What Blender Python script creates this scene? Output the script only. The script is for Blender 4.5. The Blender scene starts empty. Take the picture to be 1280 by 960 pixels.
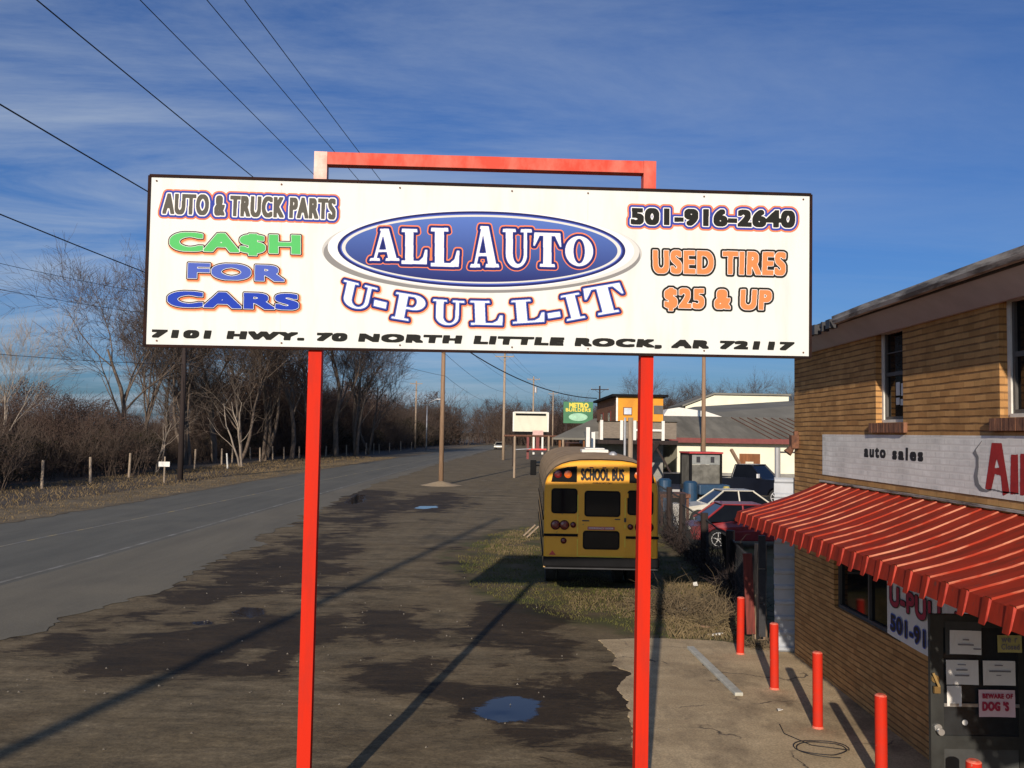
import bpy, math, random
import numpy as np
from mathutils import Vector, Matrix, noise as mnoise

random.seed(7)
R = math.radians
scene = bpy.context.scene
col = scene.collection

# ------------------------------------------------------------------ camera
CAMH, F = 3.7, 1108.0
PITCH, ROLL = R(3.1), R(0.92)
cam_data = bpy.data.cameras.new("camera")
cam = bpy.data.objects.new("camera", cam_data)
col.objects.link(cam)
cam_data.sensor_width = 36.0
cam_data.lens = F / 1280 * 36.0
cam_data.clip_start = 0.05
cam_data.clip_end = 3000
CM = Matrix.Rotation(math.pi / 2 + PITCH, 4, 'X') @ Matrix.Rotation(ROLL, 4, 'Z')
cam.matrix_world = Matrix.Translation((0, 0, CAMH)) @ CM
scene.camera = cam

# ------------------------------------------------------------------ sky and sun
SUN_EL, SUN_AZ = R(18.0), R(190.5)          # azimuth clockwise from +Y: behind and a little left of the camera
world = bpy.data.worlds.new("World")
scene.world = world
world.use_nodes = True
wn, wl = world.node_tree.nodes, world.node_tree.links
bg = wn['Background']
sky = wn.new('ShaderNodeTexSky')
sky.sky_type = 'NISHITA'
sky.sun_disc = False
sky.sun_elevation = SUN_EL
sky.sun_rotation = SUN_AZ
sky.air_density = 1.0
sky.dust_density = 1.3
sky.ozone_density = 2.5
tc = wn.new('ShaderNodeTexCoord')
# thin cirrus: noise on the plane the view ray meets high above, stretched along x
sep = wn.new('ShaderNodeSeparateXYZ')
wl.new(tc.outputs['Generated'], sep.inputs[0])
zadd = wn.new('ShaderNodeMath'); zadd.operation = 'ADD'; zadd.inputs[1].default_value = 0.12
wl.new(sep.outputs['Z'], zadd.inputs[0])
dx = wn.new('ShaderNodeMath'); dx.operation = 'DIVIDE'
dy = wn.new('ShaderNodeMath'); dy.operation = 'DIVIDE'
wl.new(sep.outputs['X'], dx.inputs[0]); wl.new(zadd.outputs[0], dx.inputs[1])
wl.new(sep.outputs['Y'], dy.inputs[0]); wl.new(zadd.outputs[0], dy.inputs[1])
comb = wn.new('ShaderNodeCombineXYZ')
wl.new(dx.outputs[0], comb.inputs[0]); wl.new(dy.outputs[0], comb.inputs[1])
mp = wn.new('ShaderNodeMapping')
mp.inputs['Scale'].default_value = (0.34, 0.85, 1)
mp.inputs['Rotation'].default_value = (0, 0, R(-24))
wl.new(comb.outputs[0], mp.inputs[0])
cn = wn.new('ShaderNodeTexNoise')
cn.inputs['Scale'].default_value = 1.6
cn.inputs['Detail'].default_value = 9
cn.inputs['Roughness'].default_value = 0.66
cn.inputs['Distortion'].default_value = 0.7
wl.new(mp.outputs[0], cn.inputs['Vector'])
cr = wn.new('ShaderNodeValToRGB')
cr.color_ramp.elements[0].position = 0.36; cr.color_ramp.elements[0].color = (0, 0, 0, 1)
cr.color_ramp.elements[1].position = 0.74; cr.color_ramp.elements[1].color = (1, 1, 1, 1)
wl.new(cn.outputs['Fac'], cr.inputs[0])
# more of it on the left of the sky, as weather, and fading in the far distance
lf = wn.new('ShaderNodeMapRange')
lf.inputs['From Min'].default_value = -1.3; lf.inputs['From Max'].default_value = 1.1
lf.inputs['To Min'].default_value = 0.80; lf.inputs['To Max'].default_value = 0.15
wl.new(dx.outputs[0], lf.inputs['Value'])
cm_ = wn.new('ShaderNodeMath'); cm_.operation = 'MULTIPLY'
wl.new(cr.outputs[0], cm_.inputs[0]); wl.new(lf.outputs[0], cm_.inputs[1])
mix = wn.new('ShaderNodeMixRGB')
mix.inputs['Color2'].default_value = (5.2, 6.0, 7.0, 1)
tint = wn.new('ShaderNodeMixRGB'); tint.blend_type = 'MULTIPLY'; tint.inputs['Fac'].default_value = 1
tint.inputs['Color2'].default_value = (0.375, 0.62, 1.05, 1)
wl.new(sky.outputs[0], tint.inputs['Color1'])
wl.new(tint.outputs[0], mix.inputs['Color1'])
wl.new(cm_.outputs[0], mix.inputs['Fac'])
wl.new(mix.outputs[0], bg.inputs['Color'])
bg.inputs['Strength'].default_value = 0.085

sun_d = bpy.data.lights.new("sun", 'SUN')
sun_d.energy = 4.6
sun_d.angle = R(0.55)
sun_d.color = (1.0, 0.87, 0.72)
sun = bpy.data.objects.new("sun", sun_d)
col.objects.link(sun)
sdir = Vector((-math.sin(SUN_AZ) * math.cos(SUN_EL), -math.cos(SUN_AZ) * math.cos(SUN_EL), -math.sin(SUN_EL)))
sun.rotation_euler = sdir.to_track_quat('-Z', 'Y').to_euler()

vs = scene.view_settings
vs.view_transform = 'Standard'
vs.look = 'None'
vs.exposure = 0.1
vs.gamma = 1.0

# ------------------------------------------------------------------ surveying helpers (photo pixel -> point in the world)
CM3 = CM.to_3x3()
def ray(x, y):
    return CM3 @ Vector(((x - 640) / F, -(y - 480) / F, -1))
def G(x, y, z=0.0):                       # point on the ground
    d = ray(x, y); t = (z - CAMH) / d.z
    return Vector((d.x * t, d.y * t, z))
def D(x, y, dist):                        # point at distance y = dist
    d = ray(x, y); t = dist / d.y
    return Vector((d.x * t, dist, CAMH + d.z * t))

# ------------------------------------------------------------------ materials
def _mat(name):
    m = bpy.data.materials.new(name); m.use_nodes = True
    nt = m.node_tree
    return m, nt.nodes, nt.links, nt.nodes['Principled BSDF']
def c4(c): return (c[0], c[1], c[2], 1)
def srgb(r, g, b):
    f = lambda v: (v / 255 / 12.92) if v / 255 <= 0.04045 else ((v / 255 + 0.055) / 1.055) ** 2.4
    return (f(r), f(g), f(b))
def mat(name, color, rough=0.7, metal=0.0, var=0.25, scale=6.0, color2=None, bump=0.0, spec=0.5, stretch=(1, 1, 1), det=6, lo=0.35, hi=0.68, coat=0.0, coord='Object', spots=None, spot_scale=22, spot_at=.66):
    m, n, l, b = _mat(name)
    t = n.new('ShaderNodeTexCoord')
    mp = n.new('ShaderNodeMapping'); mp.inputs['Scale'].default_value = stretch
    l.new(t.outputs[coord], mp.inputs[0])
    nz = n.new('ShaderNodeTexNoise'); nz.inputs['Scale'].default_value = scale; nz.inputs['Detail'].default_value = det
    nz.inputs['Roughness'].default_value = 0.62
    l.new(mp.outputs[0], nz.inputs['Vector'])
    rp = n.new('ShaderNodeValToRGB')
    c2 = color2 or tuple(max(0, v * (1 - var)) for v in color)
    rp.color_ramp.elements[0].position = lo; rp.color_ramp.elements[0].color = c4(c2)
    rp.color_ramp.elements[1].position = hi; rp.color_ramp.elements[1].color = c4(color)
    l.new(nz.outputs['Fac'], rp.inputs[0])
    out = rp.outputs[0]
    if spots:
        z2 = n.new('ShaderNodeTexNoise'); z2.inputs['Scale'].default_value = spot_scale; z2.inputs['Detail'].default_value = 5
        l.new(mp.outputs[0], z2.inputs['Vector'])
        r2 = n.new('ShaderNodeValToRGB'); r2.color_ramp.elements[0].position = spot_at; r2.color_ramp.elements[1].position = spot_at + .05
        l.new(z2.outputs['Fac'], r2.inputs[0])
        mx = n.new('ShaderNodeMixRGB'); l.new(r2.outputs[0], mx.inputs['Fac']); l.new(out, mx.inputs['Color1']); mx.inputs['Color2'].default_value = c4(spots); out = mx.outputs[0]
    l.new(out, b.inputs['Base Color'])
    b.inputs['Roughness'].default_value = rough
    b.inputs['Metallic'].default_value = metal
    b.inputs['Specular IOR Level'].default_value = spec
    b.inputs['Coat Weight'].default_value = coat
    if bump:
        bp = n.new('ShaderNodeBump'); bp.inputs['Strength'].default_value = bump; bp.inputs['Distance'].default_value = 0.02
        l.new(nz.outputs['Fac'], bp.inputs['Height']); l.new(bp.outputs[0], b.inputs['Normal'])
    return m

M = {}
M['sign_white'] = mat('sign_vinyl', (0.68, 0.70, 0.67), 0.6, color2=(0.61, 0.62, 0.58), scale=1.6, spec=.15, stretch=(3.2, 1, .5), lo=.28, hi=.52, bump=.06)
M['sign_edge'] = mat('sign_edge_metal', (0.010, 0.008, 0.008), 0.8, color2=(0.035, 0.014, 0.010), spec=.1, scale=3)
M['red_post'] = mat('red_post_paint', (0.57, 0.022, 0.007), 0.65, color2=(0.46, 0.024, 0.012), scale=4.5, spec=0.10, stretch=(2, 2, .35), lo=.32, hi=.56, spots=(.16, .04, .025), spot_scale=16, spot_at=.70)
M['red_faded'] = mat('faded_red_paint', (0.60, 0.17, 0.12), 0.6, color2=(0.60, 0.060, 0.032), scale=5, lo=.40, hi=.70, spec=.2, stretch=(1, 1, .5))
M['pale_faded'] = mat('chalky_faded_paint', (0.80, 0.58, 0.50), 0.6, color2=(0.7, 0.33, 0.25), scale=7)
M['bollard'] = mat('bollard_paint', (0.57, 0.024, 0.008), 0.6, color2=(.48,.03,.016), scale=7, spec=.12, spots=(.42, .16, .11), spot_scale=17, spot_at=.68)
M['bollard_worn'] = mat('worn_bollard_paint', (0.72, 0.25, 0.17), 0.6, color2=(0.6, 0.06, 0.03), scale=25)
M['awning'] = mat('awning_paint', (0.36, 0.030, 0.012), 0.65, color2=(0.20, 0.022, 0.009), scale=2.4, bump=.15, spec=.12, stretch=(.6, 3, 1), spots=(.12, .04, .03), spot_scale=9, spot_at=.66)
M['awning_worn'] = mat('worn_awning_paint', (0.55, 0.22, 0.13), 0.7, color2=(0.33, 0.036, 0.016), scale=2.2, lo=.44, hi=.60, spec=.12, stretch=(.8, 6, 1))
M['awning_edge'] = mat('awning_edge_paint', (0.46, 0.050, 0.026), 0.6, color2=(0.24, 0.018, 0.012), scale=9, spec=.2)
M['asphalt'] = None
M['wood_pole'] = mat('weathered_pole_wood', (0.32, 0.20, 0.12), 0.85, var=0.4, scale=3, stretch=(4, 4, .3), bump=.3)
M['wood_pale'] = mat('pale_pole_wood', (0.40, 0.30, 0.21), 0.85, var=0.35, scale=3, stretch=(4, 4, .3))
M['wood_dark'] = mat('dark_creosote_wood', (0.032, 0.020, 0.017), 0.9, var=0.4, scale=3, stretch=(4, 4, .3))
M['post_wood'] = mat('grey_fence_post_wood', (0.42, 0.33, 0.24), 0.9, var=0.45, scale=9, stretch=(4, 4, .5))
M['old_wood'] = mat('split_old_wood', (0.42, 0.31, 0.20), 0.9, color2=(0.10, 0.065, 0.045), scale=8, stretch=(5, 5, .4), bump=.4)
M['board_red'] = mat('red_brown_board', (0.20, 0.035, 0.025), 0.8, var=.5, scale=6, stretch=(4, 4, .5))
M['metal_grey'] = mat('galvanised_metal', (0.45, 0.46, 0.48), 0.5, .35, var=.25, scale=4)
M['metal_dark'] = mat('dark_metal', (0.05, 0.05, 0.055), 0.5, .4, var=.3)
M['rust'] = mat('rusty_steel', (0.20, 0.085, 0.045), 0.85, color2=(0.07, 0.03, 0.02), scale=12, bump=.2)
M['corrug'] = mat('dull_zinc_sheet', (0.50, 0.54, 0.60), 0.5, .2, var=.22, scale=2.5)
M['wire'] = mat('black_cable', (0.015, 0.015, 0.018), 0.6)
M['gutter'] = mat('weathered_gutter', (0.42, 0.39, 0.35), 0.6, color2=(0.10, 0.085, 0.075), scale=4, lo=.4, hi=.6, stretch=(3, .5, 3))
M['frieze'] = mat('grey_frieze_paint', (0.44, 0.45, 0.46), 0.7, var=.15, scale=3)
M['shingle'] = mat('dark_shingle', (0.06, 0.055, 0.05), 0.95, var=.4, scale=20)
M['glass_dark'] = mat('dark_window_glass', (0.007, 0.008, 0.010), 0.06, var=.4, scale=1.2, spec=.18)
M['glass_dull'] = mat('dusty_window_glass', (0.03, 0.033, 0.036), 0.22, var=.5, scale=3, spec=.5)
M['frame_white'] = mat('white_frame_paint', (0.72, 0.70, 0.64), 0.6, var=.2, scale=8)
M['frame_dark'] = mat('dark_sash_paint', (0.09, 0.085, 0.08), 0.6)
M['black'] = mat('black_rubber', (0.009, 0.009, 0.010), 0.8, spec=.12)
M['tyre'] = mat('tyre_rubber', (0.02, 0.02, 0.02), 0.85, var=.3)
M['chrome'] = mat('bright_wheel_metal', (0.75, 0.75, 0.75), 0.4, .1, var=.1)
M['bus_yellow'] = mat('bus_yellow_paint', (0.90, 0.40, 0.012), 0.42, color2=(0.84, 0.36, 0.012), scale=2.2, coat=.15, spots=(.42, .22, .05), spot_scale=9, spot_at=.68)
M['bus_trim'] = mat('bus_bright_yellow_tape', (0.85, 0.62, 0.05), 0.4, var=.1)
M['bus_roof'] = mat('dusty_bus_roof', (0.42, 0.29, 0.165), 0.9, color2=(0.28, 0.195, 0.115), scale=2, spec=.15)
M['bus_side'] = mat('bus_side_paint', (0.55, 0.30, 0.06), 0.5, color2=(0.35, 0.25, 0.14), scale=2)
M['lamp_red'] = mat('red_lamp_lens', (0.16, 0.006, 0.006), 0.2, var=.2, spec=.8)
M['lamp_amber'] = mat('amber_lamp_lens', (0.75, 0.14, 0.01), 0.2, var=.2, spec=.8)
M['lamp_clear'] = mat('clear_lamp_lens', (0.80, 0.78, 0.70), 0.15, var=.2, spec=.8)
M['sticker_red'] = mat('red_sticker', (0.75, 0.06, 0.05), 0.5)
M['sticker_pink'] = mat('red_white_decal', (0.55, 0.10, 0.10), 0.5)
M['white_paint'] = mat('white_paint', (0.74, 0.72, 0.66), 0.6, var=.15, scale=5)

M['grey_paint'] = mat('grey_letter_shadow', (0.22, 0.22, 0.22), 0.8)
M['red_letter'] = mat('red_letter_paint', (0.42, 0.020, 0.016), 0.7, var=.25, scale=9)
M['black_letter'] = mat('black_letter_paint', (0.016, 0.016, 0.016), 0.7)
M['car_white'] = mat('dusty_white_car_paint', (0.60, 0.57, 0.47), 0.35, var=.15, scale=2, coat=.3)
M['car_red'] = mat('maroon_car_paint', (0.30, 0.022, 0.025), 0.35, var=.35, scale=2, coat=.4)
M['car_navy'] = mat('navy_truck_paint', (0.006, 0.008, 0.016), 0.3, var=.3, scale=2, coat=.25)
M['car_black'] = mat('dark_car_paint', (0.03, 0.028, 0.032), 0.4, var=.3, coat=.3)
M['blue_plastic'] = mat('blue_plastic', (0.018, 0.06, 0.12), 0.5, var=.3, scale=4)
M['orange_wall'] = mat('orange_siding', (0.72, 0.34, 0.02), 0.8, color2=(0.55, 0.22, 0.02), scale=.8)
M['brown_wall'] = mat('brown_board_wall', (0.26, 0.10, 0.035), 0.85, var=.45, scale=2, stretch=(3, 3, .4))
M['cream_wall'] = mat('cream_wall_paint', (0.80, 0.77, 0.60), 0.8, var=.12, scale=.8)
M['grey_wall'] = mat('weathered_grey_wall', (0.30, 0.29, 0.26), 0.85, var=.4, scale=1.0, stretch=(1, 1, 3))
M['lattice'] = mat('weathered_board_railing', (0.22, 0.18, 0.14), 0.9, var=.3, scale=5, stretch=(1, 1, 4))
M['roof_metal'] = mat('aged_metal_roof', (0.235, 0.215, 0.17), 0.85, color2=(0.13, 0.12, 0.095), scale=.5, stretch=(2, .4, .4), spec=.2)
M['roof_grey'] = mat('flat_grey_roof', (0.21, 0.20, 0.17), 0.9, var=.3, scale=.3, spec=.2)
M['maroon'] = mat('maroon_trim_paint', (0.20, 0.045, 0.04), 0.7)
M['green_sign'] = mat('green_sign_face', (0.012, 0.16, 0.055), 0.5, var=.3, scale=.8)
M['sign_yellow'] = mat('yellow_letters', (0.75, 0.60, 0.06), 0.6)
M['sign_cream'] = mat('marquee_face', (0.66, 0.64, 0.50), 0.6, var=.12, scale=.6)
M['mint'] = mat('pale_green_graphic', (0.35, 0.62, 0.42), 0.6, var=.3, scale=2)
M['paper'] = mat('white_paper', (0.72, 0.70, 0.66), 0.8, var=.06, scale=8)
M['paper_pink'] = mat('pink_notice_paper', (0.72, 0.52, 0.55), 0.8, var=.08)
M['paper_yellow'] = mat('yellow_notice_paper', (0.50, 0.44, 0.16), 0.8, var=.2)
M['ink'] = mat('faint_print_ink', (0.22, 0.21, 0.22), 0.8)
M['ink_red'] = mat('red_print_ink', (0.42, 0.03, 0.07), 0.8)
M['door_paint'] = mat('dark_door_frame', (0.030, 0.032, 0.030), 0.5, var=.5, scale=6)
M['door_panel'] = mat('dark_grey_door_panel', (0.055, 0.058, 0.058), 0.6, var=.4, scale=3)
M['brass'] = mat('brass_hardware', (0.45, 0.30, 0.12), 0.35, .8, var=.3)
M['steel'] = mat('steel_hardware', (0.55, 0.54, 0.52), 0.35, .7, var=.3)
M['bark'] = mat('grey_brown_bark', (0.155, 0.115, 0.085), 0.9, var=.45, scale=2.5)
M['bark_pale'] = mat('pale_bark', (0.34, 0.28, 0.22), 0.9, var=.4, scale=1.5)
M['twig'] = mat('brown_twigs', (0.085, 0.060, 0.045), 0.95, var=.4, scale=.8)
M['twig_red'] = mat('reddish_twigs', (0.085, 0.053, 0.041), 0.95, var=.4, scale=.8)
M['leaf_brown'] = mat('dead_brown_leaves', (0.080, 0.047, 0.034), 0.95, var=.5, scale=1.2)
M['leaf_olive'] = mat('dark_olive_leaves', (0.036, 0.034, 0.016), 0.95, var=.5, scale=1.2, spec=.1)
M['straw'] = mat('dry_straw', (0.21, 0.155, 0.078), 0.95, var=.45, scale=2)
M['weed'] = mat('dry_weed_stems', (0.185, 0.135, 0.075), 0.95, var=.45, scale=2)
M['grass_green'] = mat('winter_grass', (0.085, 0.096, 0.024), 0.95, color2=(0.135, 0.112, 0.042), scale=.55, lo=.38, hi=.60, spec=.1)
M['grass_dry'] = mat('dry_verge_grass', (0.23, 0.165, 0.085), 0.95, color2=(0.09, 0.066, 0.036), scale=.35, spec=.1)
M['sand'] = mat('sandy_soil', (0.40, 0.30, 0.18), 0.95, var=.3, scale=9, bump=.4)
M['net'] = mat('dark_chain_wire', (0.05, 0.05, 0.05), 0.7, .2)

def brick_mat(name='golden_brick', c1=(0.54, 0.300, 0.115), c2=(0.39, 0.202, 0.074), mort=(0.180, 0.098, 0.044), rel=1.0):
    m, n, l, b = _mat(name)
    t = n.new('ShaderNodeTexCoord')
    s = n.new('ShaderNodeSeparateXYZ'); l.new(t.outputs['Object'], s.inputs[0])
    ad = n.new('ShaderNodeMath'); ad.operation = 'ADD'
    l.new(s.outputs['X'], ad.inputs[0]); l.new(s.outputs['Y'], ad.inputs[1])
    cb = n.new('ShaderNodeCombineXYZ'); l.new(ad.outputs[0], cb.inputs[0]); l.new(s.outputs['Z'], cb.inputs[1])
    nzw = n.new('ShaderNodeTexNoise'); nzw.inputs['Scale'].default_value = 2.2; nzw.inputs['Detail'].default_value = 4
    l.new(cb.outputs[0], nzw.inputs['Vector'])
    wv = n.new('ShaderNodeVectorMath'); wv.operation = 'SCALE'; wv.inputs['Scale'].default_value = 0.022
    l.new(nzw.outputs['Color'], wv.inputs[0])
    av = n.new('ShaderNodeVectorMath'); av.operation = 'ADD'; l.new(cb.outputs[0], av.inputs[0]); l.new(wv.outputs[0], av.inputs[1])
    br = n.new('ShaderNodeTexBrick')
    RH = .076
    br.inputs['Scale'].default_value = 1
    br.inputs['Brick Width'].default_value = 0.215
    br.inputs['Row Height'].default_value = RH
    br.inputs['Mortar Size'].default_value = 0.0028
    br.inputs['Mortar Smooth'].default_value = 0.6
    br.inputs['Bias'].default_value = 0.0
    br.inputs['Color1'].default_value = c4(c1)
    br.inputs['Color2'].default_value = c4(c2)
    br.inputs['Mortar'].default_value = c4(tuple(v * .55 for v in c1))
    l.new(av.outputs[0], br.inputs['Vector'])
    sp = n.new('ShaderNodeSeparateXYZ'); l.new(av.outputs[0], sp.inputs[0])
    dv = n.new('ShaderNodeMath'); dv.operation = 'DIVIDE'; dv.inputs[1].default_value = RH; l.new(sp.outputs['Y'], dv.inputs[0])
    fr = n.new('ShaderNodeMath'); fr.operation = 'FRACT'; l.new(dv.outputs[0], fr.inputs[0])
    pp = n.new('ShaderNodeMath'); pp.operation = 'PINGPONG'; pp.inputs[1].default_value = .5; l.new(fr.outputs[0], pp.inputs[0])
    joint = ramp(n, l, pp.outputs[0], .085, .17, (1, 1, 1), (0, 0, 0))
    wear = noise_node(n, l, cb.outputs[0], 4.5, 5)
    jm = n.new('ShaderNodeMath'); jm.operation = 'MULTIPLY'; l.new(joint, jm.inputs[0]); l.new(ramp(n, l, wear, .30, .52, (.35, .35, .35), (1, 1, 1)), jm.inputs[1])
    nz = n.new('ShaderNodeTexNoise'); nz.inputs['Scale'].default_value = 2.5; nz.inputs['Detail'].default_value = 8; nz.inputs['Roughness'].default_value = .7
    l.new(cb.outputs[0], nz.inputs['Vector'])
    mr = n.new('ShaderNodeMapRange'); mr.inputs['From Min'].default_value = .3; mr.inputs['From Max'].default_value = .7
    mr.inputs['To Min'].default_value = .70; mr.inputs['To Max'].default_value = 1.18
    l.new(nz.outputs['Fac'], mr.inputs['Value'])
    mx = n.new('ShaderNodeMixRGB'); mx.blend_type = 'MULTIPLY'; mx.inputs['Fac'].default_value = 1
    l.new(br.outputs['Color'], mx.inputs['Color1']); l.new(mr.outputs[0], mx.inputs['Color2'])
    colr = mixc(n, l, jm.outputs[0], mx.outputs[0], mort)
    l.new(colr, b.inputs['Base Color'])
    iv = n.new('ShaderNodeMath'); iv.operation = 'SUBTRACT'; iv.inputs[0].default_value = 1
    l.new(jm.outputs[0], iv.inputs[1])
    bp = n.new('ShaderNodeBump'); bp.inputs['Strength'].default_value = .55 * rel; bp.inputs['Distance'].default_value = .010
    l.new(iv.outputs[0], bp.inputs['Height']); l.new(bp.outputs[0], b.inputs['Normal'])
    b.inputs['Roughness'].default_value = .9; b.inputs['Specular IOR Level'].default_value = .2
    return m
def noise_node(n, l, src, scale, detail=6, stretch=(1, 1, 1), rough=.6, dist=0):
    mp = n.new('ShaderNodeMapping'); mp.inputs['Scale'].default_value = stretch
    l.new(src, mp.inputs[0])
    z = n.new('ShaderNodeTexNoise'); z.inputs['Scale'].default_value = scale; z.inputs['Detail'].default_value = detail
    z.inputs['Roughness'].default_value = rough; z.inputs['Distortion'].default_value = dist
    l.new(mp.outputs[0], z.inputs['Vector'])
    return z.outputs['Fac']
def ramp(n, l, src, p0, p1, c0=(0, 0, 0), c1=(1, 1, 1)):
    r = n.new('ShaderNodeValToRGB')
    r.color_ramp.elements[0].position = p0; r.color_ramp.elements[0].color = c4(c0)
    r.color_ramp.elements[1].position = p1; r.color_ramp.elements[1].color = c4(c1)
    l.new(src, r.inputs[0]); return r.outputs[0]
def mixc(n, l, fac, a, b):
    m = n.new('ShaderNodeMixRGB')
    if isinstance(fac, float): m.inputs['Fac'].default_value = fac
    else: l.new(fac, m.inputs['Fac'])
    for s, v in (('Color1', a), ('Color2', b)):
        if isinstance(v, tuple): m.inputs[s].default_value = c4(v)
        else: l.new(v, m.inputs[s])
    return m.outputs[0]
M['brick'] = brick_mat()
M['white_wall'] = brick_mat('painted_white_brick', (0.84, 0.82, 0.76), (0.79, 0.765, 0.70), (0.74, 0.71, 0.65), .22)
M['brick_red'] = mat('brown_brick_sill', (0.26, 0.115, 0.06), 0.85, color2=(0.13, 0.06, 0.035), scale=9, stretch=(1, 4, 1), bump=.4)

def dirt_mat():
    m, n, l, b = _mat('packed_dirt_and_old_asphalt')
    t = n.new('ShaderNodeTexCoord').outputs['Object']
    big = noise_node(n, l, t, .35, 7, (1, 1, 1), .65)
    streak = noise_node(n, l, t, 1.0, 9, (.55, 1.5, 1), .70, .7)
    streak2 = noise_node(n, l, t, 3.1, 7, (.5, 1.35, 1), .72, .5)
    fine = noise_node(n, l, t, 26, 5, (1, 1, 1), .7)
    mid = noise_node(n, l, t, 7, 8, (1, 1.6, 1), .75)
    grit = noise_node(n, l, t, 60, 2)
    base = mixc(n, l, ramp(n, l, streak, .38, .62), (0.078, 0.061, 0.035), (0.236, 0.188, 0.116))
    base = mixc(n, l, ramp(n, l, big, .40, .64), base, (0.165, 0.128, 0.074))
    s2 = n.new('ShaderNodeMixRGB'); s2.blend_type = 'MULTIPLY'; s2.inputs['Fac'].default_value = 1
    l.new(base, s2.inputs['Color1']); l.new(ramp(n, l, streak2, .30, .70, (.74, .72, .70), (1.22, 1.21, 1.19)), s2.inputs['Color2'])
    base = s2.outputs[0]
    fr = n.new('ShaderNodeMixRGB'); fr.blend_type = 'MULTIPLY'; fr.inputs['Fac'].default_value = 1
    l.new(base, fr.inputs['Color1']); l.new(ramp(n, l, fine, .25, .75, (.62, .61, .60), (1.30, 1.30, 1.28)), fr.inputs['Color2'])
    f2 = n.new('ShaderNodeMixRGB'); f2.blend_type = 'MULTIPLY'; f2.inputs['Fac'].default_value = 1
    l.new(fr.outputs[0], f2.inputs['Color1']); l.new(ramp(n, l, mid, .30, .70, (.62, .61, .60), (1.34, 1.33, 1.31)), f2.inputs['Color2'])
    base = f2.outputs[0]
    base = mixc(n, l, ramp(n, l, grit, .70, .76), base, (0.26, 0.225, 0.18))
    # dampness, soil and water come from the survey stored on the sheet
    def attr(name):
        a = n.new('ShaderNodeAttribute'); a.attribute_name = name; return a.outputs['Fac']
    wet, water, soil = attr('wet'), attr('water'), attr('soil')
    edge = noise_node(n, l, t, 1.5, 14, (.6, 1.5, 1), .78, .8)
    def thr(a, amp, lo, hi):
        s = n.new('ShaderNodeMath'); s.operation = 'MULTIPLY_ADD'; s.inputs[1].default_value = amp; 
        l.new(edge, s.inputs[0]); l.new(a, s.inputs[2])
        q = n.new('ShaderNodeMapRange'); q.inputs['From Min'].default_value = lo; q.inputs['From Max'].default_value = hi
        l.new(s.outputs[0], q.inputs['Value']); return q.outputs[0]
    wf = thr(wet, 1.5, 1.20, 1.29); damp = thr(wet, 1.1, .70, 1.10)
    sf = thr(soil, .6, .68, .92)
    pf = thr(water, .80, .93, .98)
    base = mixc(n, l, sf, base, mixc(n, l, ramp(n, l, noise_node(n, l, t, 1.1, 6), .42, .60), (0.120, 0.090, 0.048), (0.075, 0.074, 0.026)))
    dm = n.new('ShaderNodeMixRGB'); dm.blend_type = 'MULTIPLY'; l.new(damp, dm.inputs['Fac'])
    l.new(base, dm.inputs['Color1']); dm.inputs['Color2'].default_value = (0.74, 0.70, 0.66, 1); base = dm.outputs[0]
    wm = n.new('ShaderNodeMixRGB'); wm.blend_type = 'MULTIPLY'; l.new(wf, wm.inputs['Fac'])
    l.new(base, wm.inputs['Color1']); wm.inputs['Color2'].default_value = (0.35, 0.315, 0.27, 1)
    base = mixc(n, l, pf, wm.outputs[0], (0.012, 0.010, 0.008))
    l.new(base, b.inputs['Base Color'])
    r1 = mixc(n, l, wf, (.97, .97, .97), (.85, .85, .85))
    r2 = mixc(n, l, pf, r1, (.06, .06, .06))
    l.new(r2, b.inputs['Roughness'])
    h = n.new('ShaderNodeMath'); h.operation = 'MULTIPLY_ADD'; h.inputs[1].default_value = .5
    l.new(fine, h.inputs[0]); l.new(mid, h.inputs[2])
    bp = n.new('ShaderNodeBump'); bp.inputs['Distance'].default_value = .02
    st = mixc(n, l, pf, (.55, .55, .55), (0, 0, 0)); l.new(st, bp.inputs['Strength'])
    l.new(h.outputs[0], bp.inputs['Height']); l.new(bp.outputs[0], b.inputs['Normal'])
    b.inputs['Specular IOR Level'].default_value = .3
    return m
M['dirt'] = dirt_mat()

def asphalt_mat(name, c0, c1, pale):
    m, n, l, b = _mat(name)
    t = n.new('ShaderNodeTexCoord').outputs['Object']
    a = noise_node(n, l, t, .5, 8, (2.2, .25, 1), .6)
    g = noise_node(n, l, t, 45, 3)
    p = noise_node(n, l, t, .18, 6)
    base = mixc(n, l, ramp(n, l, a, .35, .65), c0, c1)
    base = mixc(n, l, ramp(n, l, p, .52, .72), base, pale)
    fr = n.new('ShaderNodeMixRGB'); fr.blend_type = 'MULTIPLY'; fr.inputs['Fac'].default_value = 1
    l.new(base, fr.inputs['Color1']); l.new(ramp(n, l, g, .3, .7, (.78, .78, .78), (1.18, 1.18, 1.18)), fr.inputs['Color2'])
    l.new(fr.outputs[0], b.inputs['Base Color'])
    b.inputs['Roughness'].default_value = .9
    bp = n.new('ShaderNodeBump'); bp.inputs['Distance'].default_value = .01; bp.inputs['Strength'].default_value = .2
    l.new(g, bp.inputs['Height']); l.new(bp.outputs[0], b.inputs['Normal'])
    return m
M['asphalt'] = asphalt_mat('grey_asphalt', (0.090, 0.086, 0.067), (0.122, 0.115, 0.089), (0.140, 0.130, 0.097))
M['shoulder'] = asphalt_mat('pale_gravelly_shoulder', (0.122, 0.107, 0.075), (0.162, 0.141, 0.097), (0.178, 0.152, 0.102))
M['line_white'] = mat('worn_white_line', (0.27, 0.26, 0.23), .9, color2=(0.155, 0.143, 0.112), scale=1.4, lo=.47, hi=.64)
M['line_yellow'] = mat('worn_yellow_line', (0.36, 0.28, 0.13), .9, color2=(0.17, 0.165, 0.15), scale=1.1, lo=.45, hi=.62)

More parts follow.
